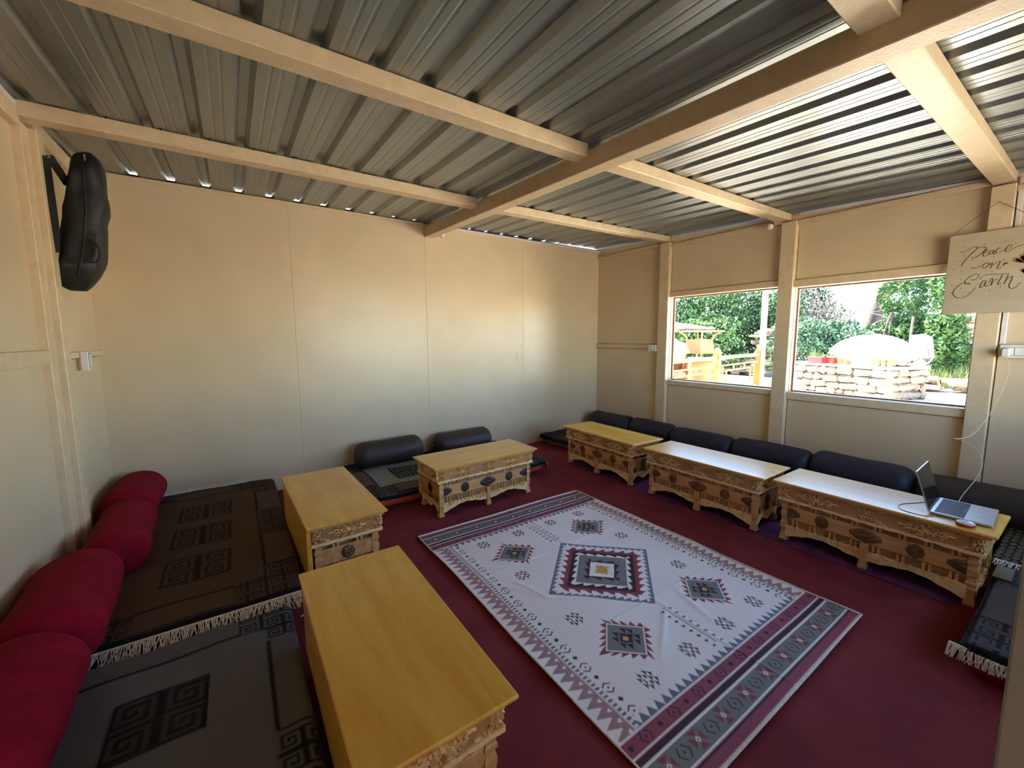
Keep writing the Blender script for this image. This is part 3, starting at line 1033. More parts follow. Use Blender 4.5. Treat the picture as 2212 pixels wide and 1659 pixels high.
tag(mt, 'orange floral floor mattress along the back wall', 'mattress')
r3 = seat_rug('seat_rug', 0.72, 2.47, 3.045, 3.985, HM + 0.006, 0, ((136, 142, 142), (92, 84, 80), (30, 28, 28), (30, 28, 28), [(0.46, 0.535), (0.46, 0.91), (0.46, 1.285)], 0.155, 0.20, 0.30, 0.2, 0.55), seed=3, drop=(0.02, 0.05, 0.035, 0), long_axis='x')
tag(r3, 'light grey rug with black fret squares and border on the orange mattress', 'rug')
fringe(r3, (2.475, 3.03, HM - 0.02), (2.475, 3.62, HM - 0.02), (0.7, -0.1, 0), 26, 0.03, 0.02, 9)
# right wall mattresses
seg = [(2.98, 3.975), (1.72, 2.95), (0.30, 1.69)]
nm = ('in the far right corner', 'behind the middle window table', 'behind the laptop table')
for k, (a, b2) in enumerate(seg):
    x0 = 3.14 if k == 0 else 3.2
    mt = mattress('mattress', x0, 4.08, a, b2, HM - 0.01, M['mgrey'])
    tag(mt, 'grey floor mattress %s' % nm[k], 'mattress')
    rr = seat_rug('seat_rug', x0 - 0.02, 4.08, a + 0.01, b2, HM - 0.004, 0, ((70, 66, 62), (74, 69, 66), (26, 25, 26), (28, 27, 28), [(0.45, (b2 - a) * 0.5)], 0.15), st=0.008, seed=5 + k, drop=(0.03, 0, 0, 0))
    tag(rr, 'black and grey fret rug %s' % nm[k], 'rug')
# front mattress at right with crimson cover, fringed rug
mt = mattress('mattress', 2.255, 4.07, -0.75, 0.225, HM, M['red'])
tag(mt, 'crimson floor mattress under the fringed black rug at the right edge', 'mattress')
r4 = seat_rug('seat_rug', 2.262, 4.07, -0.75, 0.232, HM + 0.006, 0, ((104, 84, 62), (92, 88, 86), (30, 28, 30), (26, 25, 27), [(0.5, 0.6), (0.5, 1.2)], 0.15), seed=8, drop=(0.012, 0, 0, 0.03), long_axis='x')
tag(r4, 'black fret rug with long white fringe at the right edge', 'rug')
fringe(r4, (2.26, -0.7, HM - 0.002), (2.262, 0.262, HM + 0.0), (-0.55, 0, 0), 420, 0.05, 0.042, 12)

# ------------------------------------------------------------------ bolsters
def bolster_mesh(L, r, mat, seed=0, gather=True, flat=0.1, soft=0.0, endr=0.82):
    g = MB()
    rnd = random.Random(seed)
    prof = []
    nz = 30
    for i in range(nz + 1):
        t = -1 + 2 * i / nz
        t = math.copysign(1 - (1 - abs(t)) ** 1.6, t)
        x = t * L / 2
        e = L / 2 - abs(x)
        R = r * endr
        rr = r if e > R else r * (1 - (1 - e / R) ** 2.6) ** 0.5
        prof.append((x, max(rr, r * 0.09)))
    n = 40
    rings = []
    for i, (x, rr) in enumerate(prof):
        ring = []
        e = (L / 2 - abs(x)) / (L / 2)
        for k in range(n):
            a = 2 * PI * k / n
            wr = 0.0
            if gather:
                wr = 0.09 * max(0, 1 - e / 0.38) * (noise.noise(Vector((math.cos(a) * 5.5 + seed, math.sin(a) * 5.5, (0 if x < 0 else 4)))))
            lump = 0.05 * noise.noise(Vector((x * 5 + seed * 3, math.cos(a) * 1.2, math.sin(a) * 1.2)))
            q = rr * (1 + wr + lump)
            y = q * math.cos(a)
            z = q * math.sin(a)
            if z < -r * 0.82:
                z = -r * 0.82 + (z + r * 0.82) * 0.2
            ring.append((x, y * (1 + soft), z * (1 - soft * 0.5)))
        rings.append(ring)
    g.rings(rings)
    return g
def bolster(loc, rz, L, r, mat, label, seed, group=None, tie=True, tilt=0.0, soft=0.0, gather=True):
    rt = empty('bolster', loc, rz)
    rt.rotation_euler = (0, tilt, rz)
    bolster_mesh(L, r, mat, seed, gather, soft=soft, endr=0.82 if gather else 0.62).build('cover', mat, rt, smooth=True)
    if tie:
        for s in (-1, 1):
            g = MB()
            g.tube([(s * L / 2 * 0.99, 0, 0), (s * (L / 2 + 0.012), 0.004, -0.006), (s * (L / 2 + 0.016), -0.004, -0.03)], 0.0025, 5)
            g.build('drawstring', M['fringe'], rt)
    tag(rt, label, 'bolster', group)
    return rt
TOPZ = HM + 0.018
bolster((1.175, 3.83, TOPZ + 0.105), 0.02, 0.66, 0.128, M['purplefab'], 'dark purple pinstriped bolster leaning on the back wall, nearer the left', 11, 'dark purple bolsters')
bolster((1.965, 3.84, TOPZ + 0.098), 0.0, 0.66, 0.12, M['purplefab'], 'dark purple crumpled bolster on the back wall, behind the carved table', 12, 'dark purple bolsters', soft=0.1)
by = [(3.86, 3.20), (3.215, 2.625), (2.635, 1.975), (1.985, 1.325), (1.335, 0.70)]
bl = ['navy bolster in the far right corner', 'second navy bolster from the far corner', 'middle navy bolster of the five below the windows', 'navy bolster behind the middle and laptop tables', 'navy bolster nearest the laptop']
for k, (a, b2) in enumerate(by):
    bolster((3.95 + (0.0, 0.01, -0.015, 0.0, -0.01)[k], (a + b2) / 2, TOPZ + 0.1 + (0, 0.004, 0, 0.006, 0.018)[k]), PI / 2 + (0.03, -0.02, 0.02, 0.0, -0.02)[k], a - b2 + 0.02, 0.122 + (0, 0, 0, 0.004, 0.01)[k], M['blue'], bl[k], 20 + k, 'navy bolsters below the windows', tie=False, soft=(0.02, 0, 0.06, 0.02, 0)[k])
bolster((3.92, 0.33, TOPZ + 0.112), PI / 2, 0.74, 0.13, M['brownfab'], 'dark brown pinstriped bolster behind the laptop', 31, tie=False)
rb = [(3.965, 3.36, -0.628, 0.136, 0.0), (3.36, 2.68, -0.585, 0.125, 0.06), (2.60, 1.95, -0.632, 0.140, 0.05), (1.93, 1.20, -0.62, 0.142, 0.02)]
rl = ['red bolster in the far left corner', 'red bolster second from the far left corner', 'red bolster third from the far left corner', 'red bolster nearest the viewer on the grey rug']
for k, (a, b2, x, r, yaw) in enumerate(rb):
    bolster((x, (a + b2) / 2, TOPZ + r * 0.84), PI / 2 + yaw, a - b2, r, M['red'], rl[k], 40 + k, 'red bolsters along the left wall', tie=False, gather=False, soft=0.08)

# ------------------------------------------------------------------ carved low tables
TW, TD, TH = 0.945, 0.405, 0.385          # top size and height
FW_, FD_ = 0.865, 0.345                   # frieze box
BW_, BD_ = 0.825, 0.305                   # lower body
def rosette(g, cx, cz, ra, rb, y, h, petals=8, half=0):
    nr, na = 7, 32
    vs = []
    for i in range(nr + 1):
        t = i / nr
        for k in range(na):
            a = 2 * PI * k / na
            pet = 0.5 + 0.5 * math.cos(petals * a)
            rad = t * (0.93 + 0.07 * pet if i == nr else 1.0)
            hh = h * (0.95 if i == 0 else 0.85 if i == 1 else 0.3 if i == 2 else (0.45 + 0.55 * pet) if i == 3 else (0.5 + 0.4 * pet) if i == 4 else 0.3 if i == 5 else 0.55)
            if i == nr: hh = 0.0
            X = ra * rad * math.cos(a)
            Z = rb * rad * math.sin(a)
            if half: X = max(0, X) if half > 0 else min(0, X)
            vs.append((cx + X, y - hh, cz + Z))
    fs = []
    for i in range(nr):
        for k in range(na):
            fs.append((i * na + k, i * na + (k + 1) % na, (i + 1) * na + (k + 1) % na, (i + 1) * na + k))
    g.add(vs, fs)
def lotus(g, cx, cz, ra, rb, y, h, half=0):
    """pointed oval with ribbed petals"""
    nr, na = 6, 36
    vs = []
    for i in range(nr + 1):
        t = i / nr
        for k in range(na):
            a = 2 * PI * k / na
            c_, s_ = math.cos(a), math.sin(a)
            k2 = 1.0 / (abs(c_) ** 1.5 + abs(s_) ** 1.5) ** (1 / 1.5)
            pet = 0.5 + 0.5 * math.cos(10 * a)
            q = t * k2 * (1 - 0.07 * pet if i == nr else 1)
            hh = h * (1.0, 0.9, 0.35, 0.5 + 0.5 * pet, 0.45 + 0.4 * pet, 0.5, 0.0)[i]
            X = ra * q * c_
            if half: X = max(0, X) if half > 0 else min(0, X)
            vs.append((cx + X, y - hh, cz + rb * q * s_))
    fs = [(i * na + k, i * na + (k + 1) % na, (i + 1) * na + (k + 1) % na, (i + 1) * na + k) for i in range(nr) for k in range(na)]
    g.add(vs, fs)
def boss(g, cx, cz, r, y, h):
    n = 8
    vs = [(cx + r * math.cos(2 * PI * k / n), y, cz + r * math.sin(2 * PI * k / n)) for k in range(n)] + [(cx + r * .6 * math.cos(2 * PI * k / n), y - h * .8, cz + r * .6 * math.sin(2 * PI * k / n)) for k in range(n)] + [(cx, y - h, cz)]
    fs = [(k, (k + 1) % n, n + (k + 1) % n, n + k) for k in range(n)] + [(n + k, n + (k + 1) % n, 2 * n) for k in range(n)]
    g.add(vs, fs)
def oval_cluster(g, cx, cz, y, s=1.0, hz=0.036):
    for sx in (-1, 1):
        for sz in (-1, 1):
            g.curl(cx + sx * 0.036 * s, cz + sz * hz * 0.86, 0.0075, 0, sx * sz, y, 0.009)
            g.curl(cx + sx * 0.060 * s, cz + sz * hz * 0.66, 0.0065, 0, -sx * sz, y, 0.008)
            g.curl(cx + sx * 0.010 * s, cz + sz * hz * 0.92, 0.006, 0, -sx * sz, y, 0.008)
            g.ridge([(cx + sx * 0.05 * s, cz + sz * 0.004), (cx + sx * 0.062 * s, cz + sz * 0.010), (cx + sx * 0.078 * s, cz + sz * 0.012)], 0.004, y, 0.008)
    for sx in (-1, 1):
        for sz in (-1, 1):
            g.curl(cx + sx * 0.022 * s, cz + sz * hz * 0.48, 0.0125, PI / 2 if sx > 0 else PI / 2, sx * sz, y, 0.011)
            g.curl(cx + sx * 0.049 * s, cz + sz * hz * 0.46, 0.0115, PI / 2, -sx * sz, y, 0.008)
            g.curl(cx + sx * 0.070 * s, cz + sz * hz * 0.22, 0.0085, PI, sx * sz, y, 0.007)
            g.ridge([(cx + sx * 0.006, cz + sz * 0.002), (cx + sx * 0.014, cz + sz * hz * 0.9), (cx + sx * 0.036, cz + sz * hz * 0.95)], 0.004, y, 0.007)
        g.ridge([(cx + sx * 0.072 * s, cz), (cx + sx * 0.090 * s, cz + 0.003), (cx + sx * 0.104 * s, cz)], 0.005, y, 0.006)
        boss(g, cx + sx * 0.036 * s, cz, 0.006, y, 0.007)
    boss(g, cx, cz, 0.010, y, 0.010)
    for a in range(6):
        boss(g, cx + 0.013 * math.cos(a * PI / 3), cz + 0.013 * math.sin(a * PI / 3), 0.0045, y, 0.007)
def tall_cluster(g, cx, cz, y, hz=0.036):
    for sx in (-1, 1):
        for sz in (-1, 1):
            g.curl(cx + sx * 0.030, cz + sz * hz * 0.40, 0.007, 0, sx * sz, y, 0.009)
            g.curl(cx + sx * 0.058, cz + sz * hz * 0.72, 0.0065, 0, sx * sz, y, 0.008)
            g.curl(cx + sx * 0.004, cz + sz * hz * 0.95, 0.005, 0, sx * sz, y, 0.008)
    for sx in (-1, 1):
        for sz in (-1, 1):
            g.curl(cx + sx * 0.015, cz + sz * hz * 0.62, 0.0125, 0, sx * sz, y, 0.009)
            g.curl(cx + sx * 0.040, cz + sz * hz * 0.72, 0.0105, 0, -sx * sz, y, 0.008)
            g.ridge([(cx + sx * 0.048, cz + sz * hz * 0.80), (cx + sx * 0.064, cz + sz * hz * 0.9), (cx + sx * 0.086, cz + sz * hz * 0.95)], 0.0042, y, 0.006)
        g.curl(cx + sx * 0.014, cz, 0.009, PI / 2, sx, y, 0.008)
    boss(g, cx, cz, 0.008, y, 0.009)
    boss(g, cx, cz + hz * 0.4, 0.006, y, 0.008)
    boss(g, cx, cz - hz * 0.4, 0.006, y, 0.008)
def corner_cluster(g, x, sx, cz, y, hz=0.036):
    for sz in (-1, 1):
        g.curl(x - sx * 0.034, cz + sz * hz * 0.36, 0.007, 0, sx * sz, y, 0.009)
        g.curl(x - sx * 0.058, cz + sz * hz * 0.74, 0.0062, 0, -sx * sz, y, 0.008)
        g.curl(x - sx * 0.004, cz + sz * hz * 0.2, 0.006, 0, -sx * sz, y, 0.008)
    for sz in (-1, 1):
        g.curl(x - sx * 0.016, cz + sz * hz * 0.60, 0.0135, 0, sx * sz, y, 0.009)
        g.curl(x - sx * 0.042, cz + sz * hz * 0.74, 0.010, 0, -sx * sz, y, 0.008)
        g.ridge([(x - sx * 0.050, cz + sz * hz * 0.82), (x - sx * 0.066, cz + sz * hz * 0.92), (x - sx * 0.084, cz + sz * hz * 0.95)], 0.0042, y, 0.006)
    g.curl(x - sx * 0.014, cz, 0.010, PI / 2, sx, y, 0.008)
    boss(g, x - sx * 0.030, cz, 0.006, y, 0.007)
def lip_bot(x):
    return 0.268 - 0.0045 * abs(math.sin(x * 46)) - 0.003 * (0.5 + 0.5 * math.cos(x * 15))
def apron_bot(W):
    def f(x):
        u = abs(x) / (W / 2)
        s = 0.5 + 0.5 * math.cos(u * 2 * PI)        # 1 at centre and corner
        z = 0.074 - 0.028 * s - 0.020 * max(0, (u - 0.5) / 0.5) ** 1.5
        return z + 0.0045 * abs(math.sin(x * 42)) - 0.003
    return f
def lin(a, b, n):
    return [a + (b - a) * i / n for i in range(n + 1)]
def face(root, W, WB, y, yb, M4, front):
    """one decorated face; local x along the face, -y outward. y = frieze plane, yb = lower body plane"""
    def fin(g, nm, mt, smooth=False):
        o_ = g.build(nm, mt, root, smooth)
        return o_
    cz = 0.317
    g = MB(); g.M = M4
    g.strip(lin(-W / 2 - 0.006, W / 2 + 0.006, 70), lambda x: 0.2785, lip_bot, y - 0.008, y + 0.012)
    fin(g, 'scalloped_lip', M['tcarve'])
    if front:
        for cx in (-0.235, 0.235):
            g = MB(); g.M = M4; oval_cluster(g, cx, cz, y); fin(g, 'scroll_carving', M['tcarve'])
        g = MB(); g.M = M4; tall_cluster(g, 0, cz, y); fin(g, 'scroll_carving', M['tcarve'])
    else:
        g = MB(); g.M = M4; oval_cluster(g, 0, cz, y, 0.9); fin(g, 'scroll_carving', M['tcarve'])
    for sx in (-1, 1):
        g = MB(); g.M = M4; corner_cluster(g, sx * W / 2, sx, cz, y); fin(g, 'scroll_carving', M['tcarve'])
    # middle plank
    g = MB(); g.M = M4
    g.box(-WB / 2 + 0.02, WB / 2 - 0.02, yb - 0.006, yb + 0.004, 0.145, 0.228, 0.004)
    fin(g, 'rail_plank', M['tbody'])
    # blocks
    xs = [-0.345, -0.25, -0.15, -0.05, 0.05, 0.15, 0.25, 0.345] if front else [-0.06, 0.06]
    R4_ = M4 if M4 is not None else Matrix.Identity(4)
    for (z0, z1) in ((0.230, 0.270), (0.098, 0.143)):
        for cx in xs:
            for d in (-0.011, 0.011):
                if STRUT[0] is None:
                    gs = MB(); gs.box(-0.006, 0.006, -0.007, 0.003, -0.021, 0.021, 0.001)
                    o_ = gs.build('strut', M['tbody'], root); STRUT[0] = o_.data
                else:
                    o_ = share(STRUT[0], 'strut', root)
                o_.matrix_local = R4_ @ Matrix.Translation((cx + d, yb, (z0 + z1) / 2))
    # medallions
    if front:
        for cx in (-0.205, 0.205):
            g = MB(); g.M = M4; rosette(g, cx, 0.187, 0.037, 0.039, yb - 0.006, 0.010); fin(g, 'rosette', M['tdark'], True)
        g = MB(); g.M = M4; lotus(g, 0, 0.187, 0.078, 0.040, yb - 0.006, 0.010); fin(g, 'lotus_medallion', M['tdark'], True)
        for sx in (-1, 1):
            g = MB(); g.M = M4; lotus(g, sx * (WB / 2 - 0.026), 0.187, 0.075, 0.038, yb - 0.006, 0.009, half=-sx); fin(g, 'lotus_medallion', M['tdark'], True)
    else:
        g = MB(); g.M = M4; rosette(g, 0, 0.187, 0.036, 0.039, yb - 0.006, 0.012); fin(g, 'rosette', M['tdark'], True)
    # apron
    ab = apron_bot(WB)
    g = MB(); g.M = M4
    g.strip(lin(-WB / 2 + 0.02, WB / 2 - 0.02, 84), lambda x: 0.100, ab, yb - 0.012, yb + 0.004)
    fin(g, 'apron', M['tcarve'])
    g = MB(); g.M = M4
    n = int(WB / 0.034)
    for i in range(n):
        x = -WB / 2 + 0.036 + (WB - 0.072) * i / (n - 1)
        if front and abs(x) < 0.03: continue
        if abs(x) > WB / 2 - 0.05: continue
        u = abs(x) / (WB / 2)
        r = 0.008 + (0.009 if (u > 0.8 or (u < 0.22 and front)) else 0)
        z = max(ab(x) + r + 0.004, 0.100 - (0.006 if r < 0.01 else 0.012))
        g.curl(x, z, r, 0, 1 if x > 0 else -1, yb - 0.012, 0.006)
        g.curl(x + 0.014, z + 0.012, r * 0.7, PI, -1 if x > 0 else 1, yb - 0.009, 0.006)
    fin(g, 'apron_scrolls', M['tcarve'])['kind'] = 'stuff'
LEG = [(0.020, 0.0), (0.021, 0.008), (0.017, 0.030), (0.0135, 0.058), (0.015, 0.075), (0.0195, 0.079), (0.0195, 0.090), (0.0165, 0.094), (0.0165, 0.103), (0.0195, 0.107), (0.0195, 0.117), (0.016, 0.122), (0.015, 0.140), (0.0185, 0.165), (0.0195, 0.180), (0.015, 0.198), (0.0145, 0.207), (0.020, 0.212), (0.020, 0.224), (0.016, 0.230), (0.0155, 0.244), (0.019, 0.256), (0.019, 0.276)]
STRUT = [None]
def make_table():
    root = empty('low_table', (0, 0, 0))
    g = MB(); g.box(-TW / 2, TW / 2, -TD / 2, TD / 2, TH - 0.014, TH, 0.004); g.build('table_top', M['top'], root)
    g = MB(); g.box(-TW / 2 + 0.018, TW / 2 - 0.018, -TD / 2 + 0.012, TD / 2 - 0.004, TH - 0.030, TH - 0.0141, 0.004); g.build('top_moulding', M['tbody'], root)
    y = -FD_ / 2
    yb = -BD_ / 2
    g = MB(); g.box(-FW_ / 2, FW_ / 2, y, FD_ / 2, 0.272, TH - 0.0301, 0.001); g.build('frieze', M['tfrieze'], root)
    g = MB(); g.box(-BW_ / 2 + 0.02, BW_ / 2 - 0.02, yb + 0.002, BD_ / 2, 0.096, 0.2719); g.build('body', M['trecess'], root)
    for sx in (-1, 1):
        for sy in (-1, 1):
            g = MB(); g.sqloft(LEG, sx * (BW_ / 2 - 0.008), sy * (BD_ / 2 - 0.008)); g.build('leg', M['tbody'], root)
    g = MB(); g.sqloft([(0.019, 0.0), (0.02, 0.01), (0.016, 0.04), (0.018, 0.07), (0.02, 0.09), (0.017, 0.13), (0.017, 0.144)], 0, yb - 0.004); g.build('centre_leg', M['tbody'], root)
    face(root, FW_, BW_, y, yb, None, True)
    for s in (-1, 1):
        R4 = Matrix.Rotation(s * PI / 2, 4, 'Z')
        face(root, FD_, BD_, -FW_ / 2, -BW_ / 2, R4, False)
    g = MB(); g.box(-FW_ / 2 + 0.005, FW_ / 2 - 0.005, FD_ / 2 + 0.001, TD / 2 - 0.006, 0.085, TH - 0.0145, 0.002); g.build('back_board', M['topy'], root)
    return root
tb = make_table()
spots = [((0.352, 1.262), PI / 2, 'topy', 'large low carved table with top tinted for warm light in the left foreground'),
         ((0.418, 2.612), PI / 2 + 0.03, 'topy', 'low carved table with top tinted for warm light beside the brown rug'),
         ((1.582, 2.842), 0.035, 'top', 'low carved table with dark medallions in front of the purple bolsters'),
         ((2.985, 2.702), -PI / 2 - 0.03, 'top', 'low carved table in the far right corner by the window wall'),
         ((2.972, 1.668), -PI / 2 + 0.015, 'top', 'middle low carved table of the row below the windows'),
         ((3.012, 0.687), -PI / 2, 'top', 'low carved table with the laptop on it')]
for k, ((x, y), rz, tm, lab) in enumerate(spots):
    t_ = tb if k == 0 else copy_tree(tb)
    t_.location = (x, y, 0.0)
    t_.rotation_euler = (0, 0, rz)
    tag(t_, lab, 'table', 'low carved tables')
    if k >= 3: t_.location.z = 0.008
    if k == 2:
        for ch in t_.children:
            if ch.name.split('.')[0] in ('rosette', 'lotus_medallion'):
                ch.data = ch.data.copy(); ch.data.materials[0] = M['tblack']
    for ch in t_.children:
        if ch.name.split('.')[0] == 'table_top':
            if k == 0:
                yel = ch.data.copy(); yel.materials[0] = M['topy']
            if tm == 'topy': ch.data = yel
            elif k == 2: pass
# table 0 replaced its top data; restore plain top for the others
plain_top = None
for o in bpy.data.objects:
    if o.name.split('.')[0] == 'table_top' and o.data is not yel:
        plain_top = o.data

# ------------------------------------------------------------------ laptop on the near window table
LZ = 0.3935
lap = empty('laptop', (3.068, 0.357, LZ), 0)
lap.rotation_euler = (0, 0, -PI / 2 + PI / 2 + 0.04)
# local: x across (toward wall +x), y: hinge at +y, front edge at -y
g = MB(); g.box(-0.152, 0.152, -0.1075, 0.1075, 0.004, 0.0145, 0.003); g.build('base', M['alu'], lap)
kb = MB(); kb.box(-0.137, 0.137, -0.012, 0.092, 0.0142, 0.0149); kbo = kb.build('keyboard_well', M['key'], lap)
kg = MB(); kg.box(-0.008, 0.008, -0.0075, 0.0075, 0, 0.0014, 0.001)
k0 = None
for r_ in range(6):
    for c_ in range(14):
        x = -0.127 + c_ * 0.0196; y = 0.083 - r_ * 0.0172
        if r_ == 5 and 3 < c_ < 9:
            continue
        if k0 is None:
            k0 = kg.build('key', M['key'], kbo); k0.location = (x, y, 0.0149)
        else:
            share(k0, 'key', kbo, (x, y, 0.0149))
g = MB(); g.box(-0.047, 0.049, -0.0082, 0.0082, 0, 0.0014, 0.001); sb_ = g.build('key', M['key'], kbo); sb_.location = (0.0, 0.083 - 5 * 0.0172, 0.0149)
g = MB(); g.box(-0.055, 0.055, -0.098, -0.028, 0.0143, 0.0150, 0.0006); g.build('trackpad', M['alu'], lap)
lid = MB()
ang = math.radians(107)
d = Vector((0, -math.cos(ang) * -1, math.sin(ang)))
d = Vector((0, math.sin(math.radians(17)), math.cos(math.radians(17))))
nrm = Vector((0, -math.cos(math.radians(17)), math.sin(math.radians(17))))
h0 = Vector((0, 0.107, 0.013))
def lidbox(g, xa, xb, s0, s1, t0, t1):
    c = []
    for t in (t0, t1):
        for (x, s) in ((xa, s0), (xb, s0), (xb, s1), (xa, s1)):
            c.append(tuple(h0 + Vector((x, 0, 0)) + d * s + nrm * t))
    g.hexa(c)
lidbox(lid, -0.152, 0.152, 0.0, 0.205, -0.006, 0.0)
lo_ = lid.build('lid', M['alu'], lap)
g = MB(); lidbox(g, -0.149, 0.149, 0.004, 0.202, 0.0002, 0.0008); g.build('screen', M['screen'], lo_)
g = MB()
for sx in (-0.1, 0.1):
    g.tube([(sx - 0.03, 0.1075, 0.011), (sx + 0.03, 0.1075, 0.011)], 0.0045, 8)
g.build('hinge', M['key'], lap)
g = MB()
for sx in (-0.13, 0.13):
    for sy in (-0.09, 0.09):
        g.lathe([(0.006, 0.0), (0.006, 0.0042)], 8, (sx, sy, 0))
g.build('rubber_foot', M['key'], lap)
tag(lap, 'open silver laptop with black keys on the near window table', 'laptop')
# small red tin beside it
tin = empty('tin', (2.872, 0.325, 0.3932))
g = MB(); g.lathe([(0.030, 0.0), (0.033, 0.003), (0.033, 0.010), (0.031, 0.012)], 24); g.build('tin_base', M['tinred'], tin, True)
g = MB(); g.lathe([(0.0335, 0.0121), (0.0335, 0.016), (0.029, 0.018), (0.027, 0.017), (0.004, 0.017)], 24); g.build('tin_lid', M['tinwhite'], tin, True)
tag(tin, 'small round red tin with pale lid in front of the laptop', 'tin')
# charging cable: from laptop side up to the plug on the wall
def smooth_path(pts, n=8):
    out = []
    P = [Vector(p) for p in pts]
    for i in range(len(P) - 1):
        p0 = P[max(i - 1, 0)]; p1 = P[i]; p2 = P[i + 1]; p3 = P[min(i + 2, len(P) - 1)]
        for k in range(n):
            t = k / n
            out.append(0.5 * ((2 * p1) + (-p0 + p2) * t + (2 * p0 - 5 * p1 + 4 * p2 - p3) * t * t + (-p0 + 3 * p1 - 3 * p2 + p3) * t ** 3))
    out.append(P[-1])
    return out
g = MB()
g.tube(smooth_path([(3.222, 0.40, 0.402), (3.30, 0.395, 0.43), (3.42, 0.37, 0.50), (3.50, 0.36, 0.58), (3.52, 0.40, 0.66), (3.54, 0.47, 0.69), (3.62, 0.50, 0.68), (3.70, 0.47, 0.675), (3.78, 0.44, 0.70), (3.90, 0.41, 0.78), (4.0, 0.39, 0.87), (4.06, 0.37, 0.98), (4.085, 0.36, 1.10), (4.085, 0.385, 1.19)]), 0.0016, 6)
tag(g.build('charging_cable', M['cord'], smooth=True), 'thin white charging cable looping from the laptop up to the wall socket', 'cable')
g = MB()
pp = smooth_path([(2.912, 0.435, 0.4005), (2.90, 0.435, 0.3965), (2.865, 0.45, 0.3945), (2.85, 0.50, 0.3945), (2.87, 0.56, 0.3945), (2.95, 0.575, 0.3945), (3.05, 0.53, 0.3945), (3.12, 0.50, 0.3945)])
g.tube(pp, 0.0018, 6)
tag(g.build('grey_cable', M['switchgap'], smooth=True), 'short dark cable curling behind the laptop', 'cable')

# ------------------------------------------------------------------ things on the right front mattress
g = MB(); g.box(3.01, 3.17, 0.175, 0.236, HM + 0.022, HM + 0.030, 0.002)
tag(g.build('booklet', M['card']), 'cream booklet lying on the black rug beside the laptop table', 'booklet')
r5 = None
vs = []; cs = []
NX, NY = 130, 60
A, B = np.meshgrid(np.linspace(0, 0.62, NX), np.linspace(0, 0.30, NY))
def leafpat(A, B):
    bg_ = np.array([s2l(q) for q in (28, 26, 24)]); fg = np.array([s2l(q) for q in (128, 118, 92)])
    out = np.empty(A.shape + (3,)); out[:] = bg_
    a = frac(A / 0.055 + 0.5 * (np.floor(B / 0.03) % 2)) - 0.5
    b2 = frac(B / 0.03) - 0.5
    r_ = np.abs(a) * 0.9 + np.abs(b2) * 0.9
    k = (np.abs(r_ - 0.32) < 0.075) | ((np.abs(a) < 0.035) & (np.abs(b2) < 0.3))
    out[k] = fg
    return out
Zc = HM + 0.035 + 0.02 * np.sin(PI * np.clip(B / 0.30, 0, 1)) + 0.006 * np.sin(A * 21)
fr_ = color_mesh('folded_throw', 3.22 + A, -0.04 + B, Zc, aa(leafpat, A, B, 0.004), M['seatrug'])
md = fr_.modifiers.new('pile', 'SOLIDIFY'); md.thickness = 0.015; md.offset = -1
tag(fr_, 'black throw with beige leaf pattern folded at the right edge', 'throw')
fringe(fr_, (3.22, -0.03, HM + 0.05), (3.22, 0.25, HM + 0.04), (-0.8, 0.0, 0), 90, 0.05, 0.015, 77)

# ------------------------------------------------------------------ switches, bulbs, conduit
def switch_box(name, loc, axis, w_, h_, kind, label):
    rt = empty(name, loc)
    s = axis           # +1: faces +x (left wall), -1: faces -x (right wall)
    if s > 0: rt.rotation_euler = (0, 0, PI)
    # local: faces -x, y across
    g = MB(); g.box(-0.034, 0.0, -w_ / 2, w_ / 2, -h_ / 2, h_ / 2, 0.003); g.build('box', M['switch'], rt)
    g = MB(); g.box(-0.0355, -0.0341, -w_ / 2 + 0.012, w_ / 2 - 0.012, -h_ / 2 + 0.014, h_ / 2 - 0.014, 0.0005); pl = g.build('plate_gap', M['switchgap'], rt)
    n = {'one': 1, 'two': 2, 'three': 3}[kind]
    ww = (w_ - 0.028) / n
    for i in range(n):
        yc = -w_ / 2 + 0.014 + ww * (i + 0.5)
        g = MB(); g.box(-0.039, -0.0352, yc - ww / 2 + 0.0015, yc + ww / 2 - 0.0015, -h_ / 2 + 0.0165, h_ / 2 - 0.0165, 0.001)
        q = g.build('rocker' if not (kind != 'one' and i == n - 1) else 'socket', M['switch'], rt)
        if kind != 'one' and i == n - 1:
            g = MB()
            for (dy, dz) in ((0, 0.008), (-0.007, -0.005), (0.007, -0.005)):
                g.box(-0.0396, -0.0391, yc + dy - 0.002, yc + dy + 0.002, dz - 0.002, dz + 0.002)
            g.build('socket_hole', M['key'], q)
    tag(rt, label, 'switch')
    return rt
switch_box('switch_box', (XR - 0.023, 3.065, 1.182), -1, 0.115, 0.078, 'two', 'white switch box at the end of the rail by the first window')
switch_box('switch_box', (XR - 0.023, 0.325, 1.205), -1, 0.17, 0.082, 'three', 'white switch box with a plugged charger below the hanging sign')
switch_box('switch_box', (XL + 0.023, 3.50, 1.185), 1, 0.075, 0.115, 'one', 'white light switch on the left wall below the black bag')
g = MB(); g.box(XR - 0.108, XR - 0.0635, 0.362, 0.398, 1.172, 1.225, 0.006)
tag(g.build('charger_plug', M['switch']), 'white charger plug in the socket below the hanging sign', 'charger')
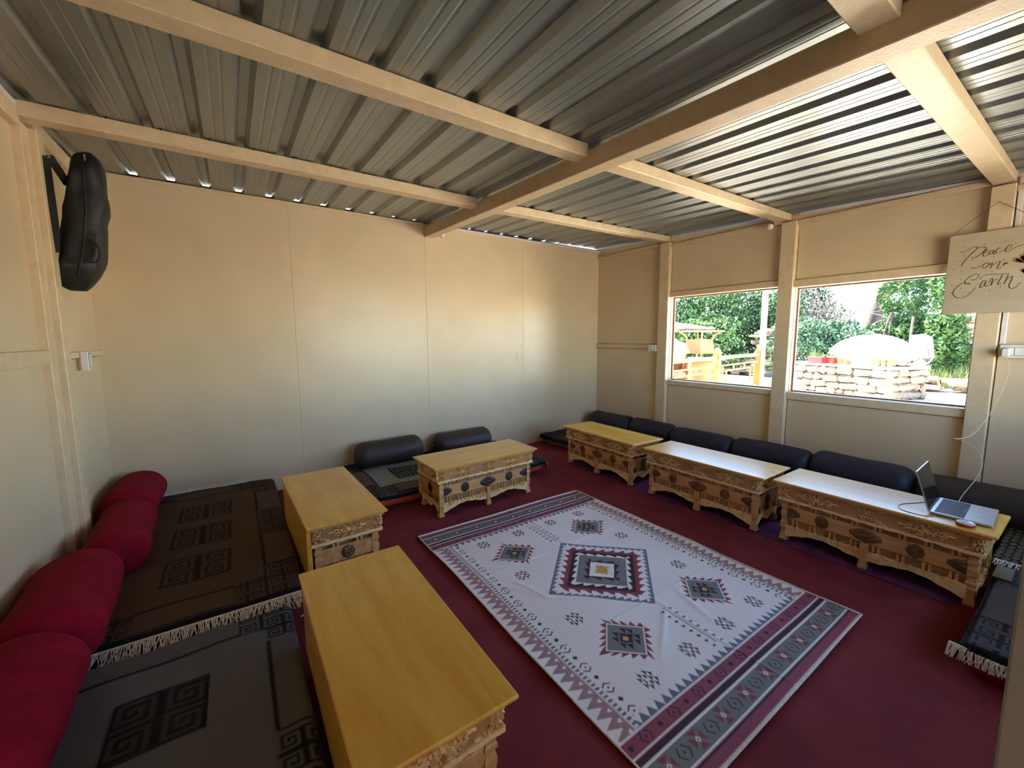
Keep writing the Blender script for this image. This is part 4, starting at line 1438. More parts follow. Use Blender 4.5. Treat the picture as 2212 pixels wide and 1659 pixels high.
def bulb(loc, rot, label):
    rt = empty('light_bulb', loc)
    rt.rotation_euler = rot
    g = MB(); g.lathe([(0.032, 0.0), (0.034, 0.004), (0.032, 0.012), (0.019, 0.018), (0.019, 0.045), (0.021, 0.047), (0.021, 0.053)], 20); g.build('holder', M['switch'], rt, True)
    g = MB(); g.lathe([(0.012, 0.050), (0.012, 0.060), (0.018, 0.070), (0.026, 0.084), (0.0285, 0.096), (0.026, 0.108), (0.018, 0.118), (0.008, 0.1225), (0.002, 0.123)], 20); g.build('glass_bulb', M['bulb'], rt, True)
    g = MB(); g.lathe([(0.0195, 0.0531), (0.014, 0.0535)], 16); g.build('collar', M['key'], rt)
    tag(rt, label, 'light bulb')
    return rt
bulb((XR - 0.001, 1.83, 2.345), (0, math.radians(-125), 0.0), 'unlit bulb in a white holder high on the window wall')
bulb((1.815, YB - 0.001, 2.378), (math.radians(110), 0, 0), 'unlit bulb on the back wall beside the main beam')
g = MB(); g.box(XR - 0.016, XR, 0.395, 0.419, 1.25, 2.285, 0.003)
tag(g.build('cable_conduit', M['trimwhite']), 'white plastic cable conduit running down beside the post by the sign', 'conduit')

# ------------------------------------------------------------------ hanging sign
ST = [[(0.634, 1.861), (0.619, 1.86), (0.599, 1.869), (0.581, 1.882), (0.566, 1.885), (0.556, 1.881), (0.56, 1.869), (0.573, 1.854), (0.591, 1.828), (0.607, 1.802), (0.617, 1.778), (0.619, 1.766)], [(0.575, 1.847), (0.56, 1.869), (0.541, 1.878), (0.524, 1.876), (0.519, 1.867), (0.525, 1.853), (0.54, 1.834), (0.556, 1.819), (0.568, 1.814), (0.577, 1.821)], [(0.528, 1.834), (0.512, 1.842), (0.508, 1.853), (0.514, 1.858), (0.524, 1.846), (0.529, 1.829), (0.524, 1.817), (0.515, 1.819), (0.504, 1.828)], [(0.484, 1.849), (0.496, 1.849), (0.503, 1.835), (0.501, 1.826), (0.492, 1.83), (0.483, 1.851), (0.485, 1.832), (0.481, 1.824), (0.474, 1.832)], [(0.457, 1.855), (0.463, 1.86), (0.475, 1.844), (0.474, 1.832), (0.464, 1.832), (0.443, 1.845)], [(0.439, 1.843), (0.418, 1.851), (0.411, 1.867), (0.42, 1.872), (0.432, 1.857), (0.438, 1.841), (0.432, 1.832), (0.419, 1.834), (0.402, 1.847), (0.384, 1.858), (0.365, 1.862), (0.345, 1.858)], [(0.574, 1.755), (0.562, 1.748), (0.545, 1.75), (0.527, 1.761), (0.514, 1.773), (0.502, 1.773), (0.497, 1.764), (0.507, 1.748), (0.518, 1.741), (0.524, 1.75), (0.518, 1.767), (0.507, 1.776)], [(0.497, 1.757), (0.484, 1.772), (0.486, 1.755), (0.49, 1.737), (0.486, 1.75), (0.473, 1.762), (0.462, 1.773), (0.452, 1.775), (0.456, 1.754), (0.461, 1.738), (0.454, 1.73), (0.443, 1.739)], [(0.569, 1.676), (0.559, 1.671), (0.544, 1.678), (0.536, 1.695), (0.539, 1.706), (0.552, 1.709), (0.571, 1.699), (0.589, 1.68), (0.597, 1.664), (0.592, 1.655), (0.582, 1.655), (0.57, 1.647), (0.584, 1.646), (0.602, 1.656), (0.624, 1.64), (0.64, 1.616), (0.645, 1.594), (0.634, 1.57), (0.61, 1.559), (0.585, 1.566), (0.562, 1.59), (0.549, 1.614), (0.546, 1.624)], [(0.502, 1.662), (0.514, 1.66), (0.524, 1.636), (0.525, 1.619), (0.515, 1.621), (0.501, 1.66), (0.505, 1.634), (0.499, 1.623), (0.49, 1.636)], [(0.489, 1.647), (0.478, 1.672), (0.474, 1.666), (0.477, 1.645), (0.479, 1.626), (0.47, 1.648), (0.462, 1.663), (0.455, 1.66)], [(0.435, 1.689), (0.445, 1.656), (0.452, 1.635), (0.445, 1.63), (0.435, 1.641)], [(0.528, 1.669), (0.525, 1.683), (0.507, 1.697), (0.477, 1.698), (0.442, 1.695), (0.41, 1.695)], [(0.411, 1.689), (0.419, 1.656), (0.425, 1.627), (0.416, 1.656), (0.403, 1.671), (0.394, 1.674), (0.396, 1.653), (0.403, 1.623), (0.4, 1.606), (0.386, 1.599), (0.372, 1.61), (0.364, 1.629), (0.354, 1.631)]]
DT = [(0.612, 1.891), (0.614, 1.836), (0.657, 1.804), (0.654, 1.752), (0.614, 1.732), (0.612, 1.679), (0.654, 1.647), (0.611, 1.624), (0.653, 1.594), (0.569, 1.59), (0.572, 1.804), (0.528, 1.784), (0.481, 1.805), (0.481, 1.714), (0.48, 1.594), (0.438, 1.615), (0.44, 1.895), (0.396, 1.875), (0.528, 1.894), (0.439, 1.786)]
SX = 4.068
sgn = empty('hanging_sign', (SX, 0.486, 1.453))
oy, oz = 0.486, 1.453
g = MB(); g.box(0.0, 0.014, 0.285 - oy, 0.688 - oy, 0.0, 0.524, 0.003); g.build('board', M['board'], sgn)
g = MB()
for s_ in ST:
    P = smooth_path([(0, a - oy, b2 - oz) for a, b2 in s_], 4)
    N = len(P)
    vs = []; fs = []
    for i, p_ in enumerate(P):
        dd = P[min(i + 1, N - 1)] - P[max(i - 1, 0)]
        L_ = math.hypot(dd.y, dd.z) or 1
        wd = 0.0016 + 0.0012 * max(0, -dd.z / L_)
        ny_, nz_ = -dd.z / L_ * wd, dd.y / L_ * wd
        vs += [(-0.0004, p_.y + ny_, p_.z + nz_), (-0.0009, p_.y, p_.z), (-0.0004, p_.y - ny_, p_.z - nz_)]
    for i in range(N - 1):
        q = i * 3
        fs += [(q, q + 1, q + 4, q + 3), (q + 1, q + 2, q + 5, q + 4)]
    g.add(vs, fs)
g.build('lettering', M['ink'], sgn)
g = MB()
for (a, b2) in DT:
    n_ = 8
    g.add([(-0.0006, a - oy + 0.0034 * math.cos(2 * PI * k / n_), b2 - oz + 0.0026 * math.sin(2 * PI * k / n_)) for k in range(n_)], [tuple(range(n_))])
g.build('painted_dots', M['ink'], sgn)
g = MB()
rnd = random.Random(3)
for (cy, cz_, nb, a0, a1, ln) in ((0.352, 1.750, 26, 25, 205, 0.075), (0.352, 1.690, 14, 60, 220, 0.035), (0.43, 1.755, 10, -60, 200, 0.016)):
    for i in range(nb):
        a = math.radians(a0 + (a1 - a0) * i / nb + rnd.uniform(-5, 5))
        L_ = ln * rnd.uniform(0.7, 1.0)
        dy, dz = math.cos(a), math.sin(a)
        c = (cy - oy, cz_ - oz)
        wv_ = 0.0055 if ln > 0.03 else 0.003
        g.add([(-0.0007, c[0], c[1]), (-0.0007, c[0] + dy * L_ * .6 - dz * wv_, c[1] + dz * L_ * .6 + dy * wv_), (-0.0007, c[0] + dy * L_, c[1] + dz * L_), (-0.0007, c[0] + dy * L_ * .6 + dz * wv_, c[1] + dz * L_ * .6 - dy * wv_)], [(0, 1, 2, 3)])
g.build('painted_leaf', M['gold'], sgn)
g = MB()
g.tube([(-0.002, 0.684 - oy, 1.972 - oz), (0.004, 0.59 - oy, 2.064 - oz), (0.006, 0.487 - oy, 2.150 - oz), (0.004, 0.388 - oy, 2.064 - oz), (-0.002, 0.289 - oy, 1.972 - oz)], 0.0016, 5)
g.tube([(-0.002, 0.684 - oy, 1.972 - oz), (-0.004, 0.70 - oy, 1.966 - oz), (0.004, 0.712 - oy, 1.963 - oz)], 0.0014, 4)
g.build('hanging_string', M['string'], sgn)
g = MB(); g.lathe([(0.002, 0), (0.002, 0.02)], 6); ob = g.build('nail', M['chrome'], sgn); ob.rotation_euler = (0, PI / 2, 0); ob.location = (0.0, 0, 2.152 - oz)
tag(sgn, 'whitewashed wooden sign lettered Peace on Earth hanging from a nail', 'sign')

# ------------------------------------------------------------------ black carry bag on the left wall
bag = empty('carry_bag', (-0.65, 3.2, 1.55))
SEC = [(2.318, -0.607, -0.567), (2.295, -0.640, -0.548), (2.262, -0.653, -0.538), (2.19, -0.668, -0.534), (2.09, -0.688, -0.527), (2.02, -0.703, -0.531), (1.97, -0.710, -0.545), (1.895, -0.719, -0.553), (1.82, -0.728, -0.564), (1.748, -0.74, -0.573), (1.70, -0.765, -0.586), (1.648, -0.772, -0.608), (1.61, -0.756, -0.63), (1.582, -0.722, -0.655)]
g = MB()
rings = []
P = smooth_path([(z, a, b2) for z, a, b2 in SEC], 4)
for i, p_ in enumerate(P):
    z, xa, xb = p_
    cx, hx = (xa + xb) / 2, (xb - xa) / 2
    t = i / (len(P) - 1)
    hy = 0.092 * min(1.0, 0.35 + 2.8 * min(t, 1 - t))
    ring = []
    for k in range(36):
        a = 2 * PI * k / 36
        c_, s_ = math.cos(a), math.sin(a)
        e_ = 0.6
        X = cx + hx * math.copysign(abs(c_) ** e_, c_)
        Y = 3.24 + hy * math.copysign(abs(s_) ** e_, s_)
        nz = noise.noise(Vector((c_ * 1.6 + 3, s_ * 1.6, z * 7))) + 0.8 * abs(noise.noise(Vector((c_ * 2.6, s_ * 2.6 + 4, z * 5 + 2))))
        Y += 0.016 * nz * min(1, 4 * min(t, 1 - t))
        X += 0.011 * nz * min(1, 4 * min(t, 1 - t))
        ring.append((X + 0.65, Y - 3.2, z - 1.55))
    rings.append(ring)
g.rings(rings)
body = g.build('bag_body', M['black'], bag, True)
g = MB()   # front pocket seam and zip
g.tube([(-0.60 + 0.65, 3.163 - 3.2, 2.28 - 1.55), (-0.595 + 0.65, 3.146 - 3.2, 2.2 - 1.55), (-0.60 + 0.65, 3.142 - 3.2, 2.0 - 1.55), (-0.63 + 0.65, 3.142 - 3.2, 1.8 - 1.55), (-0.66 + 0.65, 3.150 - 3.2, 1.66 - 1.55)], 0.004, 5)
g.build('zip_line', M['strap'], bag)
g = MB(); g.box(-0.004, 0.004, -0.003, 0.003, -0.022, 0.006, 0.001); g.tube([(0, -0.004, -0.006), (0, -0.006, -0.03)], 0.002, 5)
zp = g.build('zip_puller', M['chrome'], bag); zp.location = (-0.586 + 0.65, 3.158 - 3.2, 2.283 - 1.55)
def ribbon(g, pts, wv, th=0.002):
    P = smooth_path(pts, 6)
    rings = []
    for i, p_ in enumerate(P):
        dd = (P[min(i + 1, len(P) - 1)] - P[max(i - 1, 0)]).normalized()
        sd = wv(i / (len(P) - 1)) if callable(wv) else Vector(wv)
        nn = dd.cross(sd).normalized() * th
        rings.append([tuple(p_ - sd + nn), tuple(p_ + sd + nn), tuple(p_ + sd - nn), tuple(p_ - sd - nn)])
    g.rings(rings)
def rel(x, y, z): return (x + 0.65, y - 3.2, z - 1.55)
g = MB()
ribbon(g, [rel(-0.668, 3.20, 2.13), rel(-0.69, 3.10, 2.20), rel(-0.706, 3.09, 2.232), rel(-0.716, 3.09, 2.19), rel(-0.714, 3.09, 2.0), rel(-0.717, 3.10, 1.86), rel(-0.727, 3.11, 1.76)], (0.017, 0.0, 0.004))
g.build('shoulder_strap', M['strap'], bag)
g = MB()
ribbon(g, [rel(-0.605, 3.145, 1.85), rel(-0.575, 3.11, 1.825), rel(-0.558, 3.09, 1.78), rel(-0.566, 3.09, 1.735), rel(-0.592, 3.11, 1.722), rel(-0.622, 3.148, 1.74)], (0.003, 0.012, 0.0))
g.build('carry_handle', M['strap'], bag)
g = MB(); g.lathe([(0.003, 0), (0.003, 0.06), (0.006, 0.062), (0.006, 0.07)], 8); hk = g.build('wall_hook', M['chrome'], wl); hk.rotation_euler = (0, PI / 2, 0); hk.location = (XL + 0.02, 3.09, 2.225)
tag(bag, 'black nylon carry bag hanging from a strap on the left wall', 'bag')

# ================================================================== outdoors
GZ = -0.15
M['ground'] = plain('pale_dusty_ground', rgb(196, 186, 170), 0.95, c2=rgb(180, 168, 150), scale=0.8, bump=0.3, bscale=6)
M['stone'] = plain('grey_tan_stone', rgb(156, 136, 112), 0.9, c2=rgb(122, 104, 86), scale=3.5, bump=0.5, bscale=14)
M['mortar'] = plain('dark_mortar', rgb(84, 74, 64), 0.95, c2=rgb(70, 62, 54), scale=8)
M['slab'] = plain('grey_concrete', rgb(150, 146, 142), 0.9, c2=rgb(132, 128, 124), scale=4, bump=0.2, bscale=20)
M['sheetw'] = plain('white_tarpaulin', rgb(236, 232, 226), 0.6, c2=rgb(226, 222, 214), scale=3)
M['brick'] = plain('ochre_mud_brick', rgb(176, 142, 88), 0.9, c2=rgb(156, 122, 74), scale=6, bump=0.3, bscale=24)
M['terracotta'] = plain('terracotta', rgb(176, 96, 62), 0.8, c2=rgb(158, 84, 54), scale=9)
M['potred'] = plain('red_plastic_planter', rgb(196, 42, 40), 0.4, c2=rgb(184, 36, 36), scale=5)
M['goldwood'] = wood('ochre_varnished_timber', rgb(180, 120, 48), rgb(150, 94, 36), 0.45, 5, (2, 2, 2))
M['wicker'] = stripes('tan_wicker', rgb(176, 132, 84), rgb(142, 100, 60), 14, 0.7, 'Z', 0.2)
M['wickerw'] = wood('tan_bamboo', rgb(196, 150, 90), rgb(166, 120, 66), 0.5, 5, (2, 2, 2))
M['log'] = plain('weathered_grey_log', rgb(150, 142, 134), 0.9, c2=rgb(104, 96, 90), scale=6, stretch=(1, 6, 6), bump=0.4, bscale=16)
M['bark'] = plain('grey_brown_bark', rgb(98, 86, 76), 0.95, c2=rgb(70, 60, 52), scale=6, stretch=(4, 4, 1), bump=0.6, bscale=12)
M['twig'] = plain('dry_grey_twigs', rgb(150, 138, 126), 0.9, c2=rgb(122, 110, 100), scale=5)
M['pole'] = plain('white_painted_pole', rgb(226, 228, 236), 0.4, c2=rgb(216, 218, 226), scale=4)
M['house'] = plain('pale_blue_house_wall', rgb(150, 190, 205), 0.8, c2=rgb(140, 180, 196), scale=2)
M['housew'] = plain('dark_house_window', rgb(52, 62, 74), 0.2, c2=rgb(60, 70, 82), scale=2)
M['grass'] = plain('dry_green_grass', rgb(128, 134, 76), 0.9, c2=rgb(104, 116, 60), scale=4)
def leafmat(name, a, b2):
    m, n, l, b = new_mat(name)
    tc = n.new('ShaderNodeTexCoord'); t = n.new('ShaderNodeTexNoise'); t.inputs['Scale'].default_value = 3.0; t.inputs['Detail'].default_value = 5
    l.new(tc.outputs['Object'], t.inputs['Vector'])
    r = n.new('ShaderNodeValToRGB'); r.color_ramp.elements[0].position = 0.35; r.color_ramp.elements[1].position = 0.65
    r.color_ramp.elements[0].color = a; r.color_ramp.elements[1].color = b2
    l.new(t.outputs['Fac'], r.inputs[0]); l.new(r.outputs[0], b.inputs['Base Color'])
    b.inputs['Roughness'].default_value = 0.6
    b.inputs['Specular IOR Level'].default_value = 0.25
    return m
M['leafd'] = leafmat('dark_green_leaves', rgb(38, 66, 40), rgb(58, 86, 46))
M['leafm'] = leafmat('mid_green_leaves', rgb(52, 84, 50), rgb(80, 106, 52))
M['leafb'] = leafmat('blue_green_leaves', rgb(56, 82, 64), rgb(76, 104, 72))
def pol(az, dist, z=GZ):
    a = math.radians(az)
    return Vector((dist * math.sin(a), dist * math.cos(a), z))

# ground
g = MB()
N = 60
vs = []
for j in range(N + 1):
    for i in range(N + 1):
        x = -30 + 90 * i / N; y = -40 + 90 * j / N
        dd = math.hypot(x - 1.7, y - 1.6)
        z = GZ - 0.004 + (0.05 * noise.noise(Vector((x * 0.5, y * 0.5, 0))) if dd > 5.5 else 0)
        if x > 17: z += min(1.0, (x - 17) * 0.10)
        vs.append((x, y, z))
g.add(vs, [(j * (N + 1) + i, j * (N + 1) + i + 1, (j + 1) * (N + 1) + i + 1, (j + 1) * (N + 1) + i) for j in range(N) for i in range(N)])
tag(g.build('ground', M['ground'], smooth=True), 'pale dusty sunlit ground outside the windows', kind='structure')

# fence with ochre posts
fa, fb = Vector((7.06, 3.92, 0)), Vector((9.12, 4.17, 0))
fd = (fb - fa)
fence = empty('garden_fence', (fa.x, fa.y, GZ), math.atan2(fd.y, fd.x))
LP = fd.length
pg = MB()
pg.sqloft([(0.05, 0.0), (0.05, 1.10), (0.058, 1.105), (0.058, 1.13), (0.048, 1.135), (0.048, 1.16), (0.060, 1.165), (0.060, 1.185), (0.040, 1.20), (0.044, 1.22), (0.012, 1.275)], 0, 0)
po = pg.build('fence_post', M['goldwood'], fence)
for x in (LP, -LP):
    share(po, 'fence_post', fence, (x, 0, 0))
def fbar(x0, x1, z0, z1, th, nm='bar', r=0.012):
    g = MB(); g.box(min(x0, x1) - (r if x0 == x1 else 0), max(x0, x1) + (r if x0 == x1 else 0), -th / 2, th / 2, min(z0, z1) - (r if z0 == z1 else 0), max(z0, z1) + (r if z0 == z1 else 0), 0.002)
    return g.build(nm, M['goldwood'], fence)
ZB = -GZ
for s in (0, -LP):
    fbar(s + 0.05, s + LP - 0.05, 0.935 + ZB, 0.935 + ZB, 0.06, 'handrail', 0.028)
    fbar(s + 0.06, s + LP - 0.06, 0.79 + ZB, 0.79 + ZB, 0.024)
    fbar(s + 0.06, s + LP - 0.06, 0.30 + ZB, 0.30 + ZB, 0.024)
    for t in (0.12, 0.88):
        fbar(s + LP * t, s + LP * t, 0.30 + ZB, 0.79 + ZB, 0.024)
    for t in (0.20, 0.78):
        fbar(s + LP * t, s + LP * t, 0.39 + ZB, 0.69 + ZB, 0.024)
    for z in (0.39, 0.69):
        fbar(s + LP * 0.20, s + LP * 0.78, z + ZB, z + ZB, 0.024)
    for t in (0.36, 0.62):
        fbar(s + LP * t, s + LP * t, 0.69 + ZB, 0.79 + ZB, 0.022)
        fbar(s + LP * t, s + LP * t, 0.30 + ZB, 0.39 + ZB, 0.022)
    for (a, b2) in ((0.12, 0.20), (0.78, 0.88)):
        fbar(s + LP * a, s + LP * b2, 0.54 + ZB, 0.54 + ZB, 0.022)
tag(fence, 'ochre timber garden fence with capped posts and open lattice', 'fence')

# deck for the wicker furniture
g = MB(); g.box(5.6, 12.0, 4.4, 8.6, GZ + 0.002, 0.2, 0.02)
tag(g.build('terrace', M['slab']), 'pale raised terrace behind the garden fence', 'terrace')
# wicker tub chairs, stacked
def tub_chair(loc, rz, label):
    rt = empty('wicker_chair', loc, rz)
    g = MB()
    na = 22
    rings = []
    for i in range(na + 1):
        a = math.radians(-125 + 250 * i / na)
        bk = (0.5 + 0.5 * math.cos(a)) ** 0.8
        ht = 0.52 + 0.33 * bk
        R0, R1 = 0.27, 0.32 + 0.05 * bk
        c_, s_ = math.cos(a), math.sin(a)
        rings.append([(R0 * s_, R0 * c_, 0.12), (R1 * s_, R1 * c_, ht), ((R1 + 0.035) * s_, (R1 + 0.035) * c_, ht - 0.01), ((R0 + 0.03) * s_, (R0 + 0.03) * c_, 0.12)])
    g.rings(rings)
    g.build('shell', M['wicker'], rt, True)
    g = MB(); g.lathe([(0.27, 0.36), (0.28, 0.39), (0.26, 0.42), (0.05, 0.43)], 24); g.build('seat', M['wicker'], rt, True)
    for sx in (-1, 1):
        for sy in (-1, 1):
            g = MB(); g.tube([(sx * 0.2, sy * 0.2, 0.14), (sx * 0.22, sy * 0.22, 0.0)], 0.018, 6); g.build('leg', M['wickerw'], rt)
    tag(rt, label, 'chair', 'wicker chairs behind the fence')
    return rt
pc = pol(55.6, 8.75, 0.2)
tub_chair(pc, math.radians(-20), 'tan wicker tub chair at the bottom of the stack behind the fence')
tub_chair(pc + Vector((0.05, 0.12, 0.30)), math.radians(-14), 'tan wicker tub chair on top of the stack behind the fence')
# lower round wicker table
pt_ = pol(59.0, 9.6, 0.2)
rt = empty('wicker_table', pt_)
g = MB(); g.lathe([(0.46, 0.62), (0.48, 0.63), (0.48, 0.655), (0.46, 0.66)], 28); g.build('table_top', M['log'], rt, True)
g = MB(); g.lathe([(0.30, 0.0), (0.26, 0.12), (0.22, 0.32), (0.26, 0.5), (0.34, 0.62)], 24); g.build('woven_base', M['wicker'], rt, True)
tag(rt, 'round wicker table standing on the terrace under another table', 'table')
rt = empty('wicker_table', pt_ + Vector((-0.05, 0.0, 0.661)))
g = MB(); g.box(-0.40, 0.40, -0.32, 0.32, 0.555, 0.58, 0.006); g.build('table_top', M['wickerw'], rt)
g = MB()
g.rings([[(sx * w_, sy * w_ * 0.8, z) for sx, sy in ((-1, -1), (1, -1), (1, 1), (-1, 1))] for w_, z in ((0.20, 0.40), (0.22, 0.25), (0.245, 0.10))], cap=False)
g.build('woven_skirt', M['wicker'], rt)
for sx in (-1, 1):
    for sy in (-1, 1):
        g = MB(); g.tube(smooth_path([(sx * 0.25, sy * 0.2, 0.0), (sx * 0.235, sy * 0.19, 0.12), (sx * 0.20, sy * 0.16, 0.38), (sx * 0.24, sy * 0.19, 0.48), (sx * 0.34, sy * 0.26, 0.555)], 4), 0.016, 6); g.build('leg', M['wickerw'], rt)
tag(rt, 'wicker table with flared legs stacked on the round table', 'table')
g = MB()
lp = [(-0.62 + 0.95 * i / 10, 0.03 * math.sin(i), 0.09 - 0.055 * i / 10) for i in range(11)]
g.tube(smooth_path(lp, 2), [0.09 - 0.07 * i / 20 for i in range(21)], 10)
lg = g.build('log', M['log'], smooth=True); lg.location = pt_ + Vector((-0.05, 0, 1.245)); lg.rotation_euler = (0, 0, -0.5)
tag(lg, 'weathered grey log lying on the stacked wicker table', 'log')
g = MB(); pp_ = pol(65.75, 12.5); g.tube([pp_, pp_ + Vector((0.01, 0.02, 3.6))], 0.07, 14)
tag(g.build('pole', M['pole'], smooth=True), 'white painted pole standing beyond the fence', 'pole')

# stone planter platform
CN, LN, RN = Vector((12.1, 2.75, 0)), Vector((13.0, 5.0, 0)), Vector((13.15, 2.33, 0))
dl = (LN - CN); dr_ = (RN - CN)
plat = empty('stone_platform', (CN.x, CN.y, GZ))
LL, LR = dl.length, dr_.length
el, er = dl.normalized(), dr_.normalized()
g = MB()
def pquad(ins, z0, z1):
    a = er * ins + el * ins; b2 = er * (LR - ins) + el * ins; c_ = er * (LR - ins) + el * (LL - ins); d_ = er * ins + el * (LL - ins)
    g.hexa([(p_.x, p_.y, z0) for p_ in (a, b2, c_, d_)] + [(p_.x, p_.y, z1) for p_ in (a, b2, c_, d_)])
pquad(0.05, 0.0, 0.69)
g.build('rubble_core', M['mortar'], plat)
g = MB(); pquad(-0.02, 0.691, 0.77); g.build('cap_slab', M['slab'], plat)
def stone_mesh(seed, w_, h_, d_):
    rnd = random.Random(seed)
    g = MB()
    g.box(-w_ / 2, w_ / 2, -d_ / 2, d_ / 2, -h_ / 2, h_ / 2, min(w_, h_) * 0.27)
    j = min(w_, h_) * 0.15
    g.v = [(x + rnd.uniform(-j, j), y + rnd.uniform(-j, j) * 0.6, z + rnd.uniform(-j, j)) for x, y, z in g.v]
    return g
rnd = random.Random(21)
for (e1, Lf, outv, rot) in ((el, LL, -er, math.atan2(el.y, el.x)), (er, LR, -el, math.atan2(er.y, er.x))):
    z = 0.0
    while z < 0.66:
        h_ = rnd.uniform(0.13, 0.2)
        if z + h_ > 0.62: h_ = 0.69 - z
        s_ = -0.02
        while s_ < Lf - 0.02:
            w_ = rnd.uniform(0.18, 0.46)
            if s_ + w_ > Lf - 0.1: w_ = Lf - s_
            o = stone_mesh(rnd.random(), w_ - 0.018, h_ - 0.014, 0.14).build('stone', M['stone'], plat)
            o.location = e1 * (s_ + w_ / 2) + outv * (-0.035 + rnd.uniform(-0.015, 0.02)) + Vector((0, 0, z + h_ / 2))
            o.rotation_euler = (0, rnd.uniform(-0.05, 0.05), rot)
            s_ += w_
        z += h_
tag(plat, 'rubble stone platform with a concrete slab outside the second window', 'platform')
PZ = GZ + 0.771
def onplat(az, dist): return pol(az, dist, PZ)
# white sheet over the dome
g = MB()
NR, NA = 14, 40
vs = []
for i in range(NR + 1):
    t = i / NR
    for k in range(NA):
        a = 2 * PI * k / NA
        rr = math.sin(t * PI / 2) * (1 + 0.05 * math.sin(3 * a + 1) * t)
        z = 0.72 * math.cos(t * PI / 2) ** 0.9 if t < 1 else 0.0
        z += 0.12 * max(0, math.sin(2.5 * a + 0.4)) * t ** 3 + 0.02 * noise.noise(Vector((rr * 6 * math.cos(a), rr * 6 * math.sin(a), 1)))
        vs.append((1.0 * rr * math.cos(a), 0.52 * rr * math.sin(a), z + 0.004))
g.add(vs, [(i * NA + k, i * NA + (k + 1) % NA, (i + 1) * NA + (k + 1) % NA, (i + 1) * NA + k) for i in range(NR) for k in range(NA)])
ov = g.build('covered_oven', M['sheetw'], smooth=True)
ov.location = onplat(75.6, 13.4)
ov.location.z = PZ + 0.002
ov.rotation_euler = (0, 0, math.atan2(el.y, el.x))
tag(ov, 'dome covered with a white sheet on the stone platform', 'oven')
bg0 = None
e_ = el
bp0 = onplat(77.25, 12.62)
for r_ in range(2):
    for c_ in range(4):
        if bg0 is None:
            q = stone_mesh(5, 0.115, 0.105, 0.2); bo = q.build('mud_brick', M['brick']); bg0 = bo
        else:
            bo = share(bg0, 'mud_brick', None)
        bo.location = bp0 + el * (0.122 * c_) + Vector((0, 0, 0.056 + 0.108 * r_))
        bo.rotation_euler = (0, 0, math.atan2(el.y, el.x))
        tag(bo, '%s ochre mud brick from the right in the %s row of the stack' % (('first', 'second', 'third', 'fourth')[c_], ('lower', 'upper')[r_]), 'brick', 'mud bricks stacked on the platform')
for k, (az, di, lab) in enumerate(((71.05, 13.1, 'long red planter at the left end of the stone platform'), (72.3, 13.05, 'shorter red planter beside the white sheet'))):
    rt = empty('planter', onplat(az, di), math.atan2(el.y, el.x))
    w_ = 0.36 if k == 0 else 0.2
    g = MB(); g.hexa([(-w_ / 2, -0.07, 0), (w_ / 2, -0.07, 0), (w_ / 2, 0.07, 0), (-w_ / 2, 0.07, 0), (-w_ / 2 - 0.015, -0.085, 0.15), (w_ / 2 + 0.015, -0.085, 0.15), (w_ / 2 + 0.015, 0.085, 0.15), (-w_ / 2 - 0.015, 0.085, 0.15)]); g.build('planter_box', M['potred'], rt)
    g = MB(); g.box(-w_ / 2 - 0.02, w_ / 2 + 0.02, -0.09, 0.09, 0.1501, 0.165, 0.003); g.build('rim', M['potred'], rt)
    g = MB(); rn = random.Random(k)
    for i in range(40):
        p_ = Vector((rn.uniform(-w_ / 2, w_ / 2), rn.uniform(-0.06, 0.06), 0.16)); q_ = p_ + Vector((rn.uniform(-0.08, 0.08), rn.uniform(-0.08, 0.08), rn.uniform(0.05, 0.16)))
        g.add([p_, p_.lerp(q_, 0.6) + Vector((0.014, 0, 0)), q_, p_.lerp(q_, 0.6) - Vector((0.014, 0, 0))], [(0, 1, 2, 3)])
    o = g.build('plant', M['leafm'], rt); o['kind'] = 'stuff'
    tag(rt, lab, 'planter')
for k, (az, di, s_) in enumerate(((73.1, 13.0, 1.0), (73.75, 13.0, 0.8))):
    rt = empty('flower_pot', onplat(az, di))
    g = MB(); g.lathe([(0.055 * s_, 0), (0.075 * s_, 0.11 * s_), (0.088 * s_, 0.112 * s_), (0.088 * s_, 0.14 * s_), (0.075 * s_, 0.14 * s_), (0.07 * s_, 0.12 * s_)], 16); g.build('pot', M['terracotta'], rt, True)
    tag(rt, ('larger terracotta pot on the platform by the white sheet', 'smaller terracotta pot on the platform by the white sheet')[k], 'pot')
o = stone_mesh(3, 0.4, 0.62, 0.08).build('leaning_slab', M['slab']); o.location = onplat(79.3, 13.3) + Vector((0, 0, 0.36)); o.rotation_euler = (0.0, 0.18, math.atan2(el.y, el.x))
tag(o, 'pale stone slab leaning at the right end of the platform', 'slab')
rn = random.Random(9)
for k in range(7):
    o = stone_mesh(30 + k, rn.uniform(0.16, 0.3), rn.uniform(0.1, 0.16), 0.16).build('loose_stone', M['stone'])
    o.location = onplat(77.9 + 0.22 * k, 12.75 + 0.1 * (k % 3)) + Vector((0, 0, 0.07 + 0.11 * (k % 2)))
    o.rotation_euler = (0, 0, rn.uniform(0, 3))
    tag(o, '%s loose stone from the left in the heap at the right end of the platform' % ('first', 'second', 'third', 'fourth', 'fifth', 'sixth', 'seventh')[k], 'stone', 'loose stones on the platform')
g = MB(); g.box(-0.16, 0.16, -0.03, 0.03, -0.03, 0.03, 0.006)
o = g.build('wood_offcut', M['terracotta']); o.location = onplat(78.3, 12.9) + Vector((0, 0, 0.42)); o.rotation_euler = (0.1, -0.3, 1.3)
tag(o, 'brown wood offcut on the stones beside the white sheet', 'wood')

